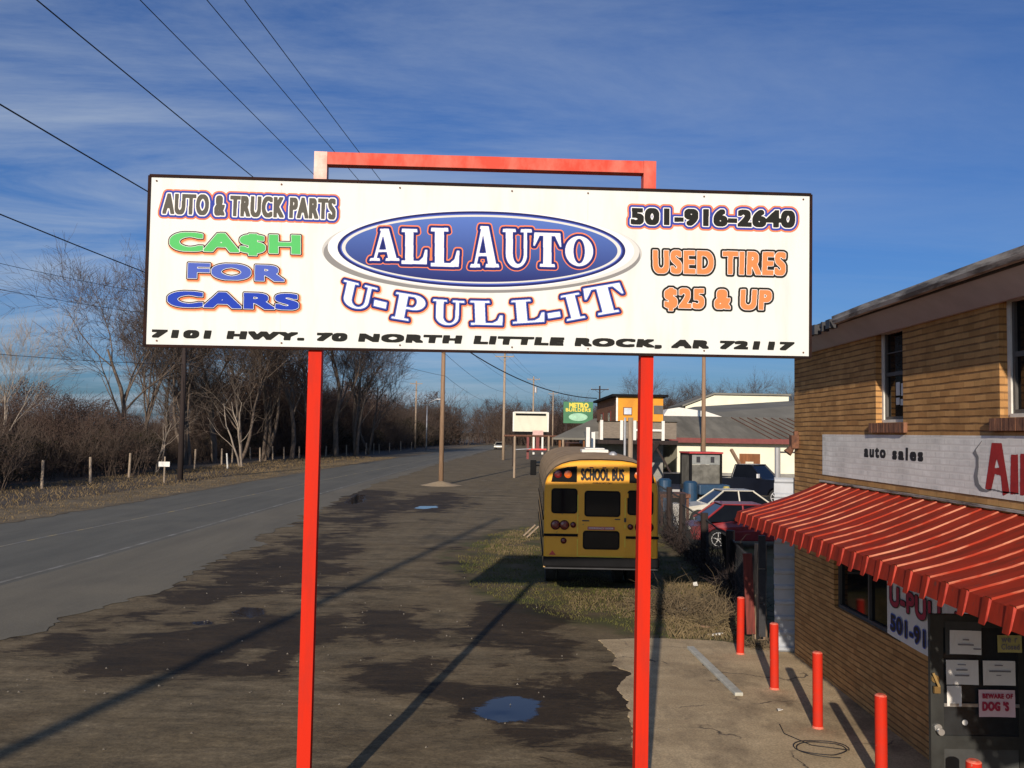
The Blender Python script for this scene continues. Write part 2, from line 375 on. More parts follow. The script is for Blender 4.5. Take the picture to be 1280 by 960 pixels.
def concrete_mat():
    m, n, l, b = _mat('cracked_concrete')
    t = n.new('ShaderNodeTexCoord').outputs['Object']
    a = noise_node(n, l, t, .8, 8, (.7, 1.4, 1), .65)
    st = noise_node(n, l, t, .55, 7, (1.2, .7, 1), .7)
    g = noise_node(n, l, t, 40, 3)
    base = mixc(n, l, ramp(n, l, a, .36, .66), (0.37, 0.275, 0.155), (0.56, 0.43, 0.255))
    base = mixc(n, l, ramp(n, l, st, .50, .66), base, (0.21, 0.155, 0.09))
    mp = n.new('ShaderNodeMapping'); mp.inputs['Scale'].default_value = (.32, .55, 1); l.new(t, mp.inputs[0])
    dn = n.new('ShaderNodeTexNoise'); dn.inputs['Scale'].default_value = 3; dn.inputs['Detail'].default_value = 6; l.new(t, dn.inputs['Vector'])
    sv = n.new('ShaderNodeVectorMath'); sv.operation = 'SCALE'; sv.inputs['Scale'].default_value = .22; l.new(dn.outputs['Color'], sv.inputs[0])
    av = n.new('ShaderNodeVectorMath'); l.new(mp.outputs[0], av.inputs[0]); l.new(sv.outputs[0], av.inputs[1])
    vo = n.new('ShaderNodeTexVoronoi'); vo.feature = 'DISTANCE_TO_EDGE'; vo.inputs['Scale'].default_value = 1.0
    l.new(av.outputs[0], vo.inputs['Vector'])
    ck0 = ramp(n, l, vo.outputs['Distance'], .002, .010, (1, 1, 1), (0, 0, 0))
    ckm = n.new('ShaderNodeMath'); ckm.operation = 'MULTIPLY'; l.new(ck0, ckm.inputs[0]); l.new(ramp(n, l, noise_node(n, l, t, .9, 5), .44, .56), ckm.inputs[1]); ck = ckm.outputs[0]
    base = mixc(n, l, ck, base, (0.045, 0.035, 0.027))
    fr = n.new('ShaderNodeMixRGB'); fr.blend_type = 'MULTIPLY'; fr.inputs['Fac'].default_value = 1
    l.new(base, fr.inputs['Color1']); l.new(ramp(n, l, g, .3, .7, (.70, .70, .70), (1.22, 1.22, 1.22)), fr.inputs['Color2'])
    l.new(fr.outputs[0], b.inputs['Base Color'])
    b.inputs['Roughness'].default_value = .9
    bp = n.new('ShaderNodeBump'); bp.inputs['Distance'].default_value = .02; bp.inputs['Strength'].default_value = .3
    l.new(a, bp.inputs['Height']); l.new(bp.outputs[0], b.inputs['Normal'])
    return m
M['concrete'] = concrete_mat()

# ------------------------------------------------------------------ object helpers
def tag(o, label=None, cat=None, group=None, kind=None):
    if label: o['label'] = label
    if cat: o['category'] = cat
    if group: o['group'] = group
    if kind: o['kind'] = kind
    return o
def empty(name, loc=(0, 0, 0), rz=0.0, label=None, cat=None, group=None):
    o = bpy.data.objects.new(name, None); col.objects.link(o)
    o.location = loc; o.rotation_euler = (0, 0, rz); o.empty_display_size = .2
    return tag(o, label, cat, group)
def copy_tree(o, parent=None):
    c = o.copy(); col.objects.link(c)
    if parent is not None: c.parent = parent
    for ch in list(o.children): copy_tree(ch, c)
    return c

class MB:
    def __init__(s): s.v = []; s.f = []; s.m = []
    def add(s, vs, fs, mi=0):
        b = len(s.v); s.v += [tuple(v) for v in vs]
        s.f += [tuple(b + i for i in f) for f in fs]; s.m += [mi] * len(fs); return s
    def box(s, x0, x1, y0, y1, z0, z1, mi=0, T=None):
        vs = [Vector((x, y, z)) for z in (z0, z1) for y in (y0, y1) for x in (x0, x1)]
        if T is not None: vs = [T @ v for v in vs]
        return s.add(vs, [(0, 2, 3, 1), (4, 5, 7, 6), (0, 1, 5, 4), (2, 6, 7, 3), (0, 4, 6, 2), (1, 3, 7, 5)], mi)
    def tube(s, pts, rad, n=8, mi=0, cap=True):
        pts = [Vector(p) for p in pts]
        if not isinstance(rad, (list, tuple)): rad = [rad] * len(pts)
        b = len(s.v); prev = None
        for i, p in enumerate(pts):
            t = (pts[min(i + 1, len(pts) - 1)] - pts[max(i - 1, 0)])
            t = t.normalized() if t.length > 1e-9 else Vector((0, 0, 1))
            if prev is None:
                u = t.orthogonal().normalized()
            else:
                u = (prev - t * prev.dot(t)); u = u.normalized() if u.length > 1e-6 else t.orthogonal().normalized()
            prev = u; w = t.cross(u)
            for k in range(n):
                a = 2 * math.pi * k / n
                s.v.append(tuple(p + (u * math.cos(a) + w * math.sin(a)) * rad[i]))
        for i in range(len(pts) - 1):
            for k in range(n):
                k2 = (k + 1) % n
                s.f.append((b + i * n + k, b + i * n + k2, b + (i + 1) * n + k2, b + (i + 1) * n + k)); s.m.append(mi)
        if cap:
            s.f.append(tuple(b + k for k in reversed(range(n)))); s.m.append(mi)
            e = b + (len(pts) - 1) * n
            s.f.append(tuple(e + k for k in range(n))); s.m.append(mi)
        return s
    def bar(s, a, b, w, h=None, mi=0):
        a = Vector(a); b = Vector(b); t = (b - a); L = t.length; t.normalize()
        up = Vector((0, 0, 1)) if abs(t.z) < .95 else Vector((0, 1, 0))
        x = t.cross(up).normalized(); z = x.cross(t)
        T = Matrix.Translation(a) @ Matrix((x, t, z)).transposed().to_4x4()
        h = h or w
        return s.box(-w / 2, w / 2, 0, L, -h / 2, h / 2, mi, T)
    def prism(s, poly, axis, a, b, mi=0):     # 2D polygon swept along an axis ('x','y','z')
        def p3(p, t):
            return {'x': (t, p[0], p[1]), 'y': (p[0], t, p[1]), 'z': (p[0], p[1], t)}[axis]
        n = len(poly)
        vs = [p3(p, a) for p in poly] + [p3(p, b) for p in poly]
        fs = [tuple(range(n)), tuple(reversed(range(n, 2 * n)))] + [(i, n + i, n + (i + 1) % n, (i + 1) % n) for i in range(n)]
        return s.add(vs, fs, mi)
    def disc(s, c, r, axis, t, n=20, mi=0):    # thin cylinder
        a = Vector(axis).normalized(); c = Vector(c)
        return s.tube([c - a * t / 2, c + a * t / 2], r, n, mi)
    def build(s, name, mats, parent=None, smooth=False, bevel=0, fix=False):
        me = bpy.data.meshes.new(name)
        me.from_pydata(s.v, [], s.f)
        if not isinstance(mats, (list, tuple)): mats = [mats]
        for m in mats: me.materials.append(M[m] if isinstance(m, str) else m)
        if len(mats) > 1: me.polygons.foreach_set('material_index', s.m)
        if smooth: me.polygons.foreach_set('use_smooth', [True] * len(me.polygons))
        if fix:
            import bmesh
            bm = bmesh.new(); bm.from_mesh(me); bmesh.ops.recalc_face_normals(bm, faces=bm.faces); bm.to_mesh(me); bm.free()
        me.update()
        o = bpy.data.objects.new(name, me); col.objects.link(o)
        if parent is not None: o.parent = parent
        if bevel:
            bv = o.modifiers.new('bevel', 'BEVEL'); bv.width = bevel; bv.segments = 2; bv.limit_method = 'ANGLE'; bv.angle_limit = R(40)
        return o
def rrect(x0, x1, y0, y1, r, n=5):
    pts = []
    for cx, cy, a0 in ((x1 - r, y1 - r, 0), (x0 + r, y1 - r, 90), (x0 + r, y0 + r, 180), (x1 - r, y0 + r, 270)):
        for k in range(n + 1):
            a = R(a0 + 90 * k / n); pts.append((cx + r * math.cos(a), cy + r * math.sin(a)))
    return pts

# ------------------------------------------------------------------ flat lettering: shapes are drawn on a fine grid, widened by distance, and contoured
def text_tris(body, spacing=1.0):
    c = bpy.data.curves.new('txt', 'FONT'); c.body = body; c.space_character = spacing
    o = bpy.data.objects.new('txt', c); col.objects.link(o)
    dg = bpy.context.evaluated_depsgraph_get(); dg.update()
    ev = o.evaluated_get(dg); me = ev.to_mesh(); me.calc_loop_triangles()
    v = np.array([(p.co.x, p.co.y) for p in me.vertices])
    t = np.array([tuple(x.vertices) for x in me.loop_triangles])
    ev.to_mesh_clear(); bpy.data.objects.remove(o); bpy.data.curves.remove(c)
    v -= v.min(0); v /= v.max(0)
    return v, t                                # unit box
def poly_tris(poly):
    from mathutils.geometry import tessellate_polygon
    t = tessellate_polygon([[Vector((p[0], p[1], 0)) for p in poly]])
    return np.array(poly, float), np.array(t)
class Field:
    def __init__(s, x0, x1, y0, y1, cell):
        s.x0, s.y0, s.c = x0, y0, cell
        s.w = int((x1 - x0) / cell) + 2; s.h = int((y1 - y0) / cell) + 2
        s.a = np.zeros((s.h, s.w), bool)
    def tris(s, v, t, val=True):
        v = (v - np.array([s.x0, s.y0])) / s.c
        for i in t:
            p = v[list(i)]
            lo = np.maximum(np.floor(p.min(0)).astype(int), 0); hi = np.ceil(p.max(0)).astype(int) + 1
            hx, hy = min(hi[0], s.w), min(hi[1], s.h)
            if hx <= lo[0] or hy <= lo[1]: continue
            X, Y = np.meshgrid(np.arange(lo[0], hx), np.arange(lo[1], hy))
            d = []
            for k in range(3):
                a, b = p[k], p[(k + 1) % 3]
                d.append((b[0] - a[0]) * (Y - a[1]) - (b[1] - a[1]) * (X - a[0]))
            ins = ((d[0] >= 0) & (d[1] >= 0) & (d[2] >= 0)) | ((d[0] <= 0) & (d[1] <= 0) & (d[2] <= 0))
            sub = s.a[lo[1]:hy, lo[0]:hx]; sub[ins] = val
    def _edt(s, a, Rr):
        big = float(Rr + 2); h = np.where(a, 0.0, big)
        for _ in range(1):
            for x in range(1, s.w): h[:, x] = np.minimum(h[:, x], h[:, x - 1] + 1)
            for x in range(s.w - 2, -1, -1): h[:, x] = np.minimum(h[:, x], h[:, x + 1] + 1)
        h = np.minimum(h, big); h2 = h * h; out = h2.copy()
        for dy in range(1, Rr + 1):
            out[dy:] = np.minimum(out[dy:], h2[:-dy] + dy * dy); out[:-dy] = np.minimum(out[:-dy], h2[dy:] + dy * dy)
        return np.sqrt(out)
    def sdf(s, maxd):                          # metres, positive outside
        Rr = int(maxd / s.c) + 3
        f = s._edt(s.a, Rr) - s._edt(~s.a, min(Rr, 8))
        k = f.copy()
        k[1:-1, 1:-1] = (4 * f[1:-1, 1:-1] + 2 * (f[:-2, 1:-1] + f[2:, 1:-1] + f[1:-1, :-2] + f[1:-1, 2:]) + f[:-2, :-2] + f[2:, 2:] + f[:-2, 2:] + f[2:, :-2]) / 16
        return k * s.c
    def contour(s, f):                         # polygons where f > 0
        f = f.copy(); f[0, :] = f[-1, :] = -1; f[:, 0] = f[:, -1] = -1
        ins = f > 0
        code = ins[:-1, :-1] * 1 + ins[:-1, 1:] * 2 + ins[1:, 1:] * 4 + ins[1:, :-1] * 8
        V = []; Fc = []
        full = code == 15
        for j in range(full.shape[0]):
            r = np.flatnonzero(np.diff(np.concatenate(([0], full[j].astype(np.int8), [0]))))
            for a, b in zip(r[::2], r[1::2]):
                k = len(V); V += [(a, j), (b, j), (b, j + 1), (a, j + 1)]; Fc.append((k, k + 1, k + 2, k + 3))
        J, I = np.nonzero((code > 0) & (code < 15))
        off = ((0, 0), (1, 0), (1, 1), (0, 1))
        for j, i in zip(J.tolist(), I.tolist()):
            vals = [f[j + o[1], i + o[0]] for o in off]; poly = []
            for k in range(4):
                a, b = vals[k], vals[(k + 1) % 4]; oa, ob = off[k], off[(k + 1) % 4]
                if a > 0: poly.append((i + oa[0], j + oa[1]))
                if (a > 0) != (b > 0):
                    t = a / (a - b); poly.append((i + oa[0] + t * (ob[0] - oa[0]), j + oa[1] + t * (ob[1] - oa[1])))
            if len(poly) >= 3:
                k = len(V); V += poly; Fc.append(tuple(range(k, k + len(poly))))
        return [(s.x0 + x * s.c, s.y0 + y * s.c) for x, y in V], Fc
def quad_map(q):                               # unit square -> quad TL,TR,BL,BR
    tl, tr, bl, br = [np.array(p, float) for p in q]
    def f(v):
        u, w = v[:, :1], v[:, 1:]
        return (bl * (1 - u) + br * u) * (1 - w) + (tl * (1 - u) + tr * u) * w
    return f
def letter_mesh(mb, tri_sets, layers, to3d, cell=.003, margin=.06, fat=None):
    """layers: (grow, lift, material index, (du, dv)) drawn from the back forward"""
    allv = np.concatenate([v for v, t, k in tri_sets if len(v)])
    lo, hi = allv.min(0) - margin, allv.max(0) + margin
    fd = Field(lo[0], hi[0], lo[1], hi[1], cell)
    for v, t, k in tri_sets: fd.tris(v, t, k)
    if fat:
        nx, ny = fat[0] / cell, fat[1] / cell; a0 = fd.a; out = a0.copy()
        for j in range(-int(ny), int(ny) + 1):
            w = int(nx + .5)
            row = a0.copy()
            for i in range(1, w + 1): row[:, i:] |= a0[:, :-i]; row[:, :-i] |= a0[:, i:]
            if j > 0: out[j:] |= row[:-j]
            elif j < 0: out[:j] |= row[-j:]
            else: out |= row
        fd.a = out
    a_ = fd.a; a_[1:-1] |= a_[:-2] & a_[2:]; a_[:, 1:-1] |= a_[:, :-2] & a_[:, 2:]
    mx = max(g for g, *_ in layers)
    sd = fd.sdf(max(mx, 0) + .01)
    for g, lift, mi, off in layers:
        V, Fc = fd.contour(g - sd)
        mb.add([to3d(x + off[0], y + off[1], lift) for x, y in V], Fc, mi)
    return mb
def flat_text(name, body, quad, to3d, mats, layers, parent=None, cell=.003, spacing=1.0, margin=.06, fat=None):
    v, t = text_tris(body, spacing)
    mb = letter_mesh(MB(), [(quad_map(quad)(v), t, True)], layers, to3d, cell, margin, fat)
    return mb.build(name, mats, parent)

# ------------------------------------------------------------------ value noise for the ground survey
_rng = np.random.RandomState(3); _tab = _rng.rand(256, 256)
def vnoise(x, y):
    xi, yi = np.floor(x).astype(int), np.floor(y).astype(int); fx, fy = x - xi, y - yi
    fx, fy = fx * fx * (3 - 2 * fx), fy * fy * (3 - 2 * fy)
    g = lambda a, b: _tab[b % 256, a % 256]
    return (g(xi, yi) * (1 - fx) + g(xi + 1, yi) * fx) * (1 - fy) + (g(xi, yi + 1) * (1 - fx) + g(xi + 1, yi + 1) * fx) * fy
def fbm(x, y, o=5):
    s = 0; a = .5
    for k in range(o): s = s + a * vnoise(x * 2 ** k + 17 * k, y * 2 ** k + 9 * k); a *= .5
    return s
def poly_sd(px, py, poly):                     # signed distance to polygon, positive inside
    d = np.full(px.shape, 1e9); ins = np.zeros(px.shape, bool); n = len(poly)
    for i in range(n):
        ax, ay = poly[i]; bx, by = poly[(i + 1) % n]
        ex, ey = bx - ax, by - ay
        t = np.clip(((px - ax) * ex + (py - ay) * ey) / max(ex * ex + ey * ey, 1e-9), 0, 1)
        d = np.minimum(d, np.hypot(px - ax - t * ex, py - ay - t * ey))
        c = ((ay > py) != (by > py)) & (px < (bx - ax) * (py - ay) / ((by - ay) if by != ay else 1e-9) + ax)
        ins ^= c
    return np.where(ins, d, -d)
def GP(*pts): return [tuple(G(x, y).xy) for x, y in pts]

# ================================================================== THE GROUND
ground = MB().add([(-1500, -200, -.02), (1500, -200, -.02), (1500, 2500, -.02), (-1500, 2500, -.02)], [(0, 1, 2, 3)]).build('ground', 'dirt')
tag(ground, kind='structure')

# the highway: far edge and near edge surveyed from the photograph
far_px = [(0, 655), (200, 622), (380, 590.5), (500, 572), (600, 557.5), (650, 551)]
near_px = [(0, 803), (130, 760), (200, 733), (320, 678), (395, 637), (480, 602), (560, 577), (620, 561), (660, 553)]
far_e = [G(x, y) for x, y in far_px]; near_e = [G(x, y) for x, y in near_px]
d0 = Vector((math.sin(R(4.4)), math.cos(R(4.4)), 0))
far_e = [far_e[0] - d0 * 90] + far_e; near_e = [near_e[0] - d0 * 60] + near_e
def build_lot():
    xs = np.concatenate((np.arange(-70, -16, .9), np.arange(-16, 7, .085), np.arange(7, 60, .9)))
    ys = np.concatenate((np.arange(-12, 6, .6), np.arange(6, 26, .085), np.arange(26, 60, .3), np.arange(60, 140, 2)))
    X, Y = np.meshgrid(xs, ys)
    n1 = fbm(X * .6, Y * .6); n2 = fbm(X * 2.2 + 40, Y * 2.2 + 40)
    def soft(poly, w, k=1.0): return np.clip(.5 + poly_sd(X, Y, poly) / (2 * w * k), 0, 1)
    wet = np.zeros(X.shape)
    for poly, amt, w in (
        (GP((20, 800), (130, 762), (200, 736), (300, 690), (380, 655), (450, 628), (560, 615), (600, 628), (500, 645), (430, 690), (445, 738), (330, 748), (250, 775), (180, 800), (60, 815)), .72, .7),
        (GP((90, 836), (190, 803), (240, 790), (330, 772), (430, 765), (415, 800), (375, 850), (300, 853), (190, 850), (105, 847)), .95, .35),
        (GP((405, 846), (470, 815), (575, 828), (505, 885), (465, 872)), .80, .35),
        (GP((520, 855), (620, 845), (800, 840), (800, 985), (765, 965), (690, 918), (560, 908)), .85, .5),
        (GP((430, 760), (545, 752), (540, 806), (445, 806)), .78, .4),
        (GP((560, 745), (770, 752), (790, 800), (740, 830), (560, 820)), .62, .8),
        (GP((0, 905), (40, 900), (45, 930), (0, 940)), .8, .3),
        (GP((420, 612), (480, 612), (500, 640), (420, 640)), .9, .6),
        (GP((500, 625), (570, 625), (570, 642), (500, 642)), .75, .6),
        (GP((560, 690), (590, 690), (600, 740), (550, 720)), .7, .6)):
        wet = np.maximum(wet, amt * soft(poly, w, 2.6))
    for poly, w in ((GP((85, 806), (150, 778), (242, 774), (185, 797), (130, 822)), .25), (GP((272, 828), (300, 808), (352, 808), (320, 828)), .2), (GP((420, 845), (540, 815), (520, 800), (440, 830)), .2)):
        wet = np.minimum(wet, 1 - .9 * soft(poly, w, 2.2))
    wet = wet + (n1 - .47) * .9 + (n2 - .48) * .5
    water = np.zeros(X.shape)
    for poly, w in ((GP((588, 886), (612, 872), (645, 869), (678, 876), (682, 890), (660, 903), (620, 904), (596, 897)), .45),
                    (GP((289, 766), (305, 759), (328, 761), (333, 768), (312, 773)), .20),
                    (GP((238, 778), (262, 774), (266, 780), (242, 783)), .3),
                    (GP((428, 629), (444, 618), (460, 619), (457, 628), (440, 631)), .7),
                    (GP((514, 635.5), (525, 632.5), (547, 632.5), (550, 634.5), (530, 636.5)), .5)):
        water = np.maximum(water, soft(poly, w))
    wet = np.maximum(wet, water * 1.0)
    soil = np.zeros(X.shape)
    for poly, amt, w in ((GP((545, 696), (600, 668), (668, 655), (700, 600), (830, 600), (1000, 640), (1000, 800), (905, 803), (750, 790), (640, 765), (580, 735)), 1.0, .8),):
        soil = np.maximum(soil, amt * soft(poly, w))
    soil = np.clip(soil + (n2 - .5) * .3, 0, 1)
    # a gently uneven yard; hollows where water stands
    Z = .004 + .035 * (n1 - .5) * np.clip((Y - 5) / 8, 0, 1) + .02 * (n2 - .5)
    ne = sorted((p.y, p.x) for p in near_e)
    roadside = np.clip((X - np.interp(Y, [p[0] for p in ne], [p[1] for p in ne]) - .7) / 1.5, 0, 1)
    Z = Z * roadside * np.clip((5.0 - X) / 1.5, 0, 1) + .004
    Z = np.where(Y > 60, .004, Z)
    Z = np.where(water > .25, np.minimum(Z, .004), Z)
    h, w = X.shape
    idx = np.arange(h * w).reshape(h, w)
    f = np.stack((idx[:-1, :-1], idx[:-1, 1:], idx[1:, 1:], idx[1:, :-1]), -1).reshape(-1, 4)
    me = bpy.data.meshes.new('dirt_lot')
    me.from_pydata(np.stack((X, Y, Z), -1).reshape(-1, 3).tolist(), [], f.tolist())
    for nm, arr in (('wet', wet), ('water', water), ('soil', soil)):
        me.attributes.new(nm, 'FLOAT', 'POINT').data.foreach_set('value', arr.astype(np.float32).ravel())
    me.polygons.foreach_set('use_smooth', [True] * len(me.polygons))
    me.materials.append(M['dirt'])
    o = bpy.data.objects.new('dirt_lot', me); col.objects.link(o)
    return tag(o, kind='structure')
lot = build_lot()

def smooth_line(pts, step=1.2):
    out = []
    for a, b in zip(pts[:-1], pts[1:]):
        n = max(1, int((b - a).length / step))
        out += [a.lerp(b, k / n) for k in range(n)]
    return out + [pts[-1]]
def strip(name, A, B, z, m, jit=0.0):
    # both edges sampled at the same depths, so the rows of the strip never fold
    a_ = sorted((p.y, p.x) for p in A); b_ = sorted((p.y, p.x) for p in B)
    y = max(a_[0][0], b_[0][0]); y1 = min(a_[-1][0], b_[-1][0]); ys = []
    while y < y1: ys.append(y); y += .16 if 8 < y < 45 else .8
    ys.append(y1); n = len(ys) - 1
    ax = np.interp(ys, [p[0] for p in a_], [p[1] for p in a_]); bx_ = np.interp(ys, [p[0] for p in b_], [p[1] for p in b_])
    mb = MB(); vs = []
    for k in range(n + 1):
        j = (mnoise.noise(Vector((ys[k] * .35, 3.3, 0))) + .7 * mnoise.noise(Vector((ys[k] * 1.1, 9.3, 0))) + .5 * mnoise.noise(Vector((ys[k] * 3.1, 5.3, 0)))) * jit
        vs += [(ax[k], ys[k], z), (bx_[k] + j, ys[k], z)]
    mb.add(vs, [(2 * k, 2 * k + 1, 2 * k + 3, 2 * k + 2) for k in range(n)])
    return tag(mb.build(name, m), kind='structure')
line_px = [(0, 733), (130, 697), (250, 662), (395, 620.5), (500, 590.5), (600, 564.5), (655, 551.5)]
line_e = [G(x, y) for x, y in line_px]; line_e = [line_e[0] - d0 * 70] + line_e
LIFT = .013
strip('road', far_e, line_e, LIFT, 'asphalt')
strip('road_shoulder', line_e, near_e, LIFT, 'shoulder', .6)
def offset_line(P, o): return [p + Vector((o, 0, 0)) for p in P]
strip('road_edge_line', offset_line(line_e, -.32), offset_line(line_e, -.18), LIFT + .005, 'line_white')
mid = [(a + b) / 2 for a, b in zip([G(x, y) for x, y in ((0, 655), (150, 630.5), (380, 590.5), (600, 557.5), (650, 551))], [G(x, y) for x, y in ((0, 733), (205, 675), (395, 620.5), (600, 564.5), (655, 551.5))])]
ctr_px = [(0, 684), (60, 671), (200, 643), (395, 602), (560, 570), (620, 558)]
ctr = [G(x, y) for x, y in ctr_px]; ctr = [ctr[0] - d0 * 60] + ctr
strip('road_centre_line', offset_line(ctr, -.06), offset_line(ctr, .06), LIFT + .005, 'line_yellow')
# verge beyond the road
vb = [p + Vector((-75, 0, 0)) for p in far_e]
strip('verge', vb, offset_line(far_e, -.02), .022, mat('leaf_litter_verge', (0.085, 0.062, 0.040), .95, color2=(0.045, 0.033, 0.023), scale=.5))
strip('grass_strip', offset_line(far_e, -3.6), offset_line(far_e, .15), .026, mat('dry_grass_bank', (0.20, 0.145, 0.075), .95, color2=(0.085, 0.063, 0.034), scale=.9, bump=.5), .3)

# concrete apron in front of the building (irregular broken edge)
ap_px = [(748, 801), (800, 799), (860, 800), (905, 803), (930, 810), (960, 812), (995, 816)]
edge_l = [(748, 801), (764, 815), (768, 832), (784, 845), (774, 858), (785, 880), (792, 905), (788, 925), (798, 950), (805, 985), (815, 1040), (830, 1150)]
top = [G(x, y) for x, y in ap_px]
lft = [G(x, y) for x, y in edge_l]
def crumble(P, amp, step=.05):
    out = []
    for p in smooth_line(P, step):
        out.append(p + Vector((1.3 * mnoise.noise(p * 1.3) + .7 * mnoise.noise(p * 4.7) + .2 * mnoise.noise(p * 13.0), mnoise.noise(p * 2.3 + Vector((9, 0, 0))) + .2 * mnoise.noise(p * 11.0 + Vector((9, 0, 0))), 0)) * amp)
    return out
outline = list(reversed(crumble(lft, .11))) + crumble(top, .06)[1:]
outline = [Vector((2.2, -8, 0))] + outline + [Vector((4.86, 15.0, 0)), Vector((4.86, -8, 0))]
pad = MB().prism([(p.x, p.y) for p in outline], 'z', -.03, .020)
tag(pad.build('concrete_apron', 'concrete', fix=True), kind='structure')
a, b = G(863, 811, .020), G(924, 870, .020)
n_ = (b - a).normalized().cross(Vector((0, 0, 1)))
tag(MB().bar(a + Vector((0, 0, .022)), b + Vector((0, 0, .022)), .12, .05).build('parking_stop', mat('pale_kerb_paint', (0.50, 0.49, 0.42), .85, var=.3, scale=7), bevel=.01),
    'long pale painted timber lying on the concrete apron', 'parking stop')

# ================================================================== THE BIG SIGN
S_D, S_YAW = 8.58, R(-3.7)
sx = Vector((math.cos(S_YAW), -math.sin(S_YAW), 0))          # left end is nearer
sn = Vector((-sx.y, sx.x, 0))                                # away from the camera
s0 = D(600, 335, S_D)
def on_sign(x, y):
    d = ray(x, y); o = Vector((0, 0, CAMH)); t = (s0 - o).dot(sn) / d.dot(sn); return o + d * t
TL, TR, BR, BL = [on_sign(*p) for p in ((187.5, 219.5), (1013.5, 243.5), (1012.5, 447), (180.5, 432))]
def uv(x, y):
    p = on_sign(x, y) - s0; return (p.dot(sx), p.z)
sign = empty('roadside_sign', (s0.x, s0.y, 0), S_YAW and math.atan2(sx.y, sx.x), 'wide white billboard on two red steel posts reading ALL AUTO U-PULL-IT', 'sign')
Zs = s0.z
def sg(u, v, lift): return (u, -lift, v + Zs)                 # sign coordinates -> local of the sign root
us = [uv(187.5, 219.5), uv(1013.5, 243.5), uv(1012.5, 447), uv(180.5, 432)]
mb = MB()
n4 = len(us)
pv = [sg(u, v, 0) for u, v in us] + [sg(u, v, -.035) for u, v in us]
mb.add(pv, [(0, 3, 2, 1), (4, 5, 6, 7)] + [(i, (i + 1) % 4, 4 + (i + 1) % 4, 4 + i) for i in range(4)])
panel = mb.build('sign_panel', 'sign_white', sign, fix=True)
mb = MB()
for i in range(4):
    a = us[i]; b = us[(i + 1) % 4]
    mb.bar(sg(a[0], a[1], .0), sg(b[0], b[1], .0), .026, .026)
mb.build('edge_trim', 'sign_edge', panel)
seam_m = mat('sheet_seam_grey', (0.55, 0.53, 0.49), .6)
for px in (352, 735):     # seams between the three sheets
    u0, v0 = uv(px, 232 + (px - 190) * .03); u1, v1 = uv(px - 2, 433 + (px - 190) * .018)
    MB().add([sg(u0 - .0012, v0, .0012), sg(u1 - .0012, v1, .0012), sg(u1 + .0012, v1, .0012), sg(u0 + .0012, v0, .0012)], [(0, 1, 2, 3)]).build('sheet_seam', seam_m, panel)

for px in (196, 352, 500, 640, 735, 880, 1004):
    for f_ in (.03, .97):
        yt = 219.5 + (px - 187.5) * .029; yb = 432 + (px - 180) * .018
        u0, v0 = uv(px, yt + (yb - yt) * f_); c_ = sg(u0, v0, .002)
        MB().tube([c_, (c_[0], c_[1] - .005, c_[2])], .009, 8).build('screw', 'rust', panel)

# posts and the frame that rises above the panel
def local(p): return sign.matrix_basis.inverted() @ p
bpy.context.view_layer.update()
SM = Matrix.Translation((s0.x, s0.y, 0)) @ Matrix.Rotation(math.atan2(sx.y, sx.x), 4, 'Z')
SMi = SM.inverted()
PW = .125
for (xt, yt, xb, yb) in ((400.5, 188, 380, 900), (813.5, 200, 803.5, 900)):
    t_ = SMi @ on_sign(xt, yt); b_ = SMi @ on_sign(xb, yb)
    k = (t_.x - b_.x) / (t_.z - b_.z)
    pt = Vector((t_.x, .03 + PW / 2, t_.z - .0)); pb = Vector((t_.x - k * t_.z, .03 + PW / 2, -.1))
    zj = Zs + .72                                     # above the panel the paint is faded
    pm = pb.lerp(pt, (zj - pb.z) / (pt.z - pb.z))
    mb = MB(); h = PW / 2
    def ring(p): return [(p.x - h, p.y - h, p.z), (p.x + h, p.y - h, p.z), (p.x + h, p.y + h, p.z), (p.x - h, p.y + h, p.z)]
    mb.add(ring(pb) + ring(pm), [(0, 1, 5, 4), (1, 2, 6, 5), (2, 3, 7, 6), (3, 0, 4, 7), (3, 2, 1, 0)], 0)
    mb.add(ring(pm) + ring(pt), [(0, 1, 5, 4), (1, 2, 6, 5), (2, 3, 7, 6), (3, 0, 4, 7), (4, 5, 6, 7)], 1)
    mb.build('post', ['red_post', 'pale_faded' if xt < 600 else 'red_faded'], sign)
    if xt < 600: topL = pt.copy()
    else: topR = pt.copy()
dv = (topR - topL).normalized()
A_ = topL + dv * (PW / 2 + .002) + Vector((0, 0, -PW / 2)); B_ = topR - dv * (PW / 2 + .002) + Vector((0, 0, -PW / 2))
mb = MB().bar(A_, B_, PW - .004, PW - .004)
mb.build('top_beam', 'red_faded', sign)

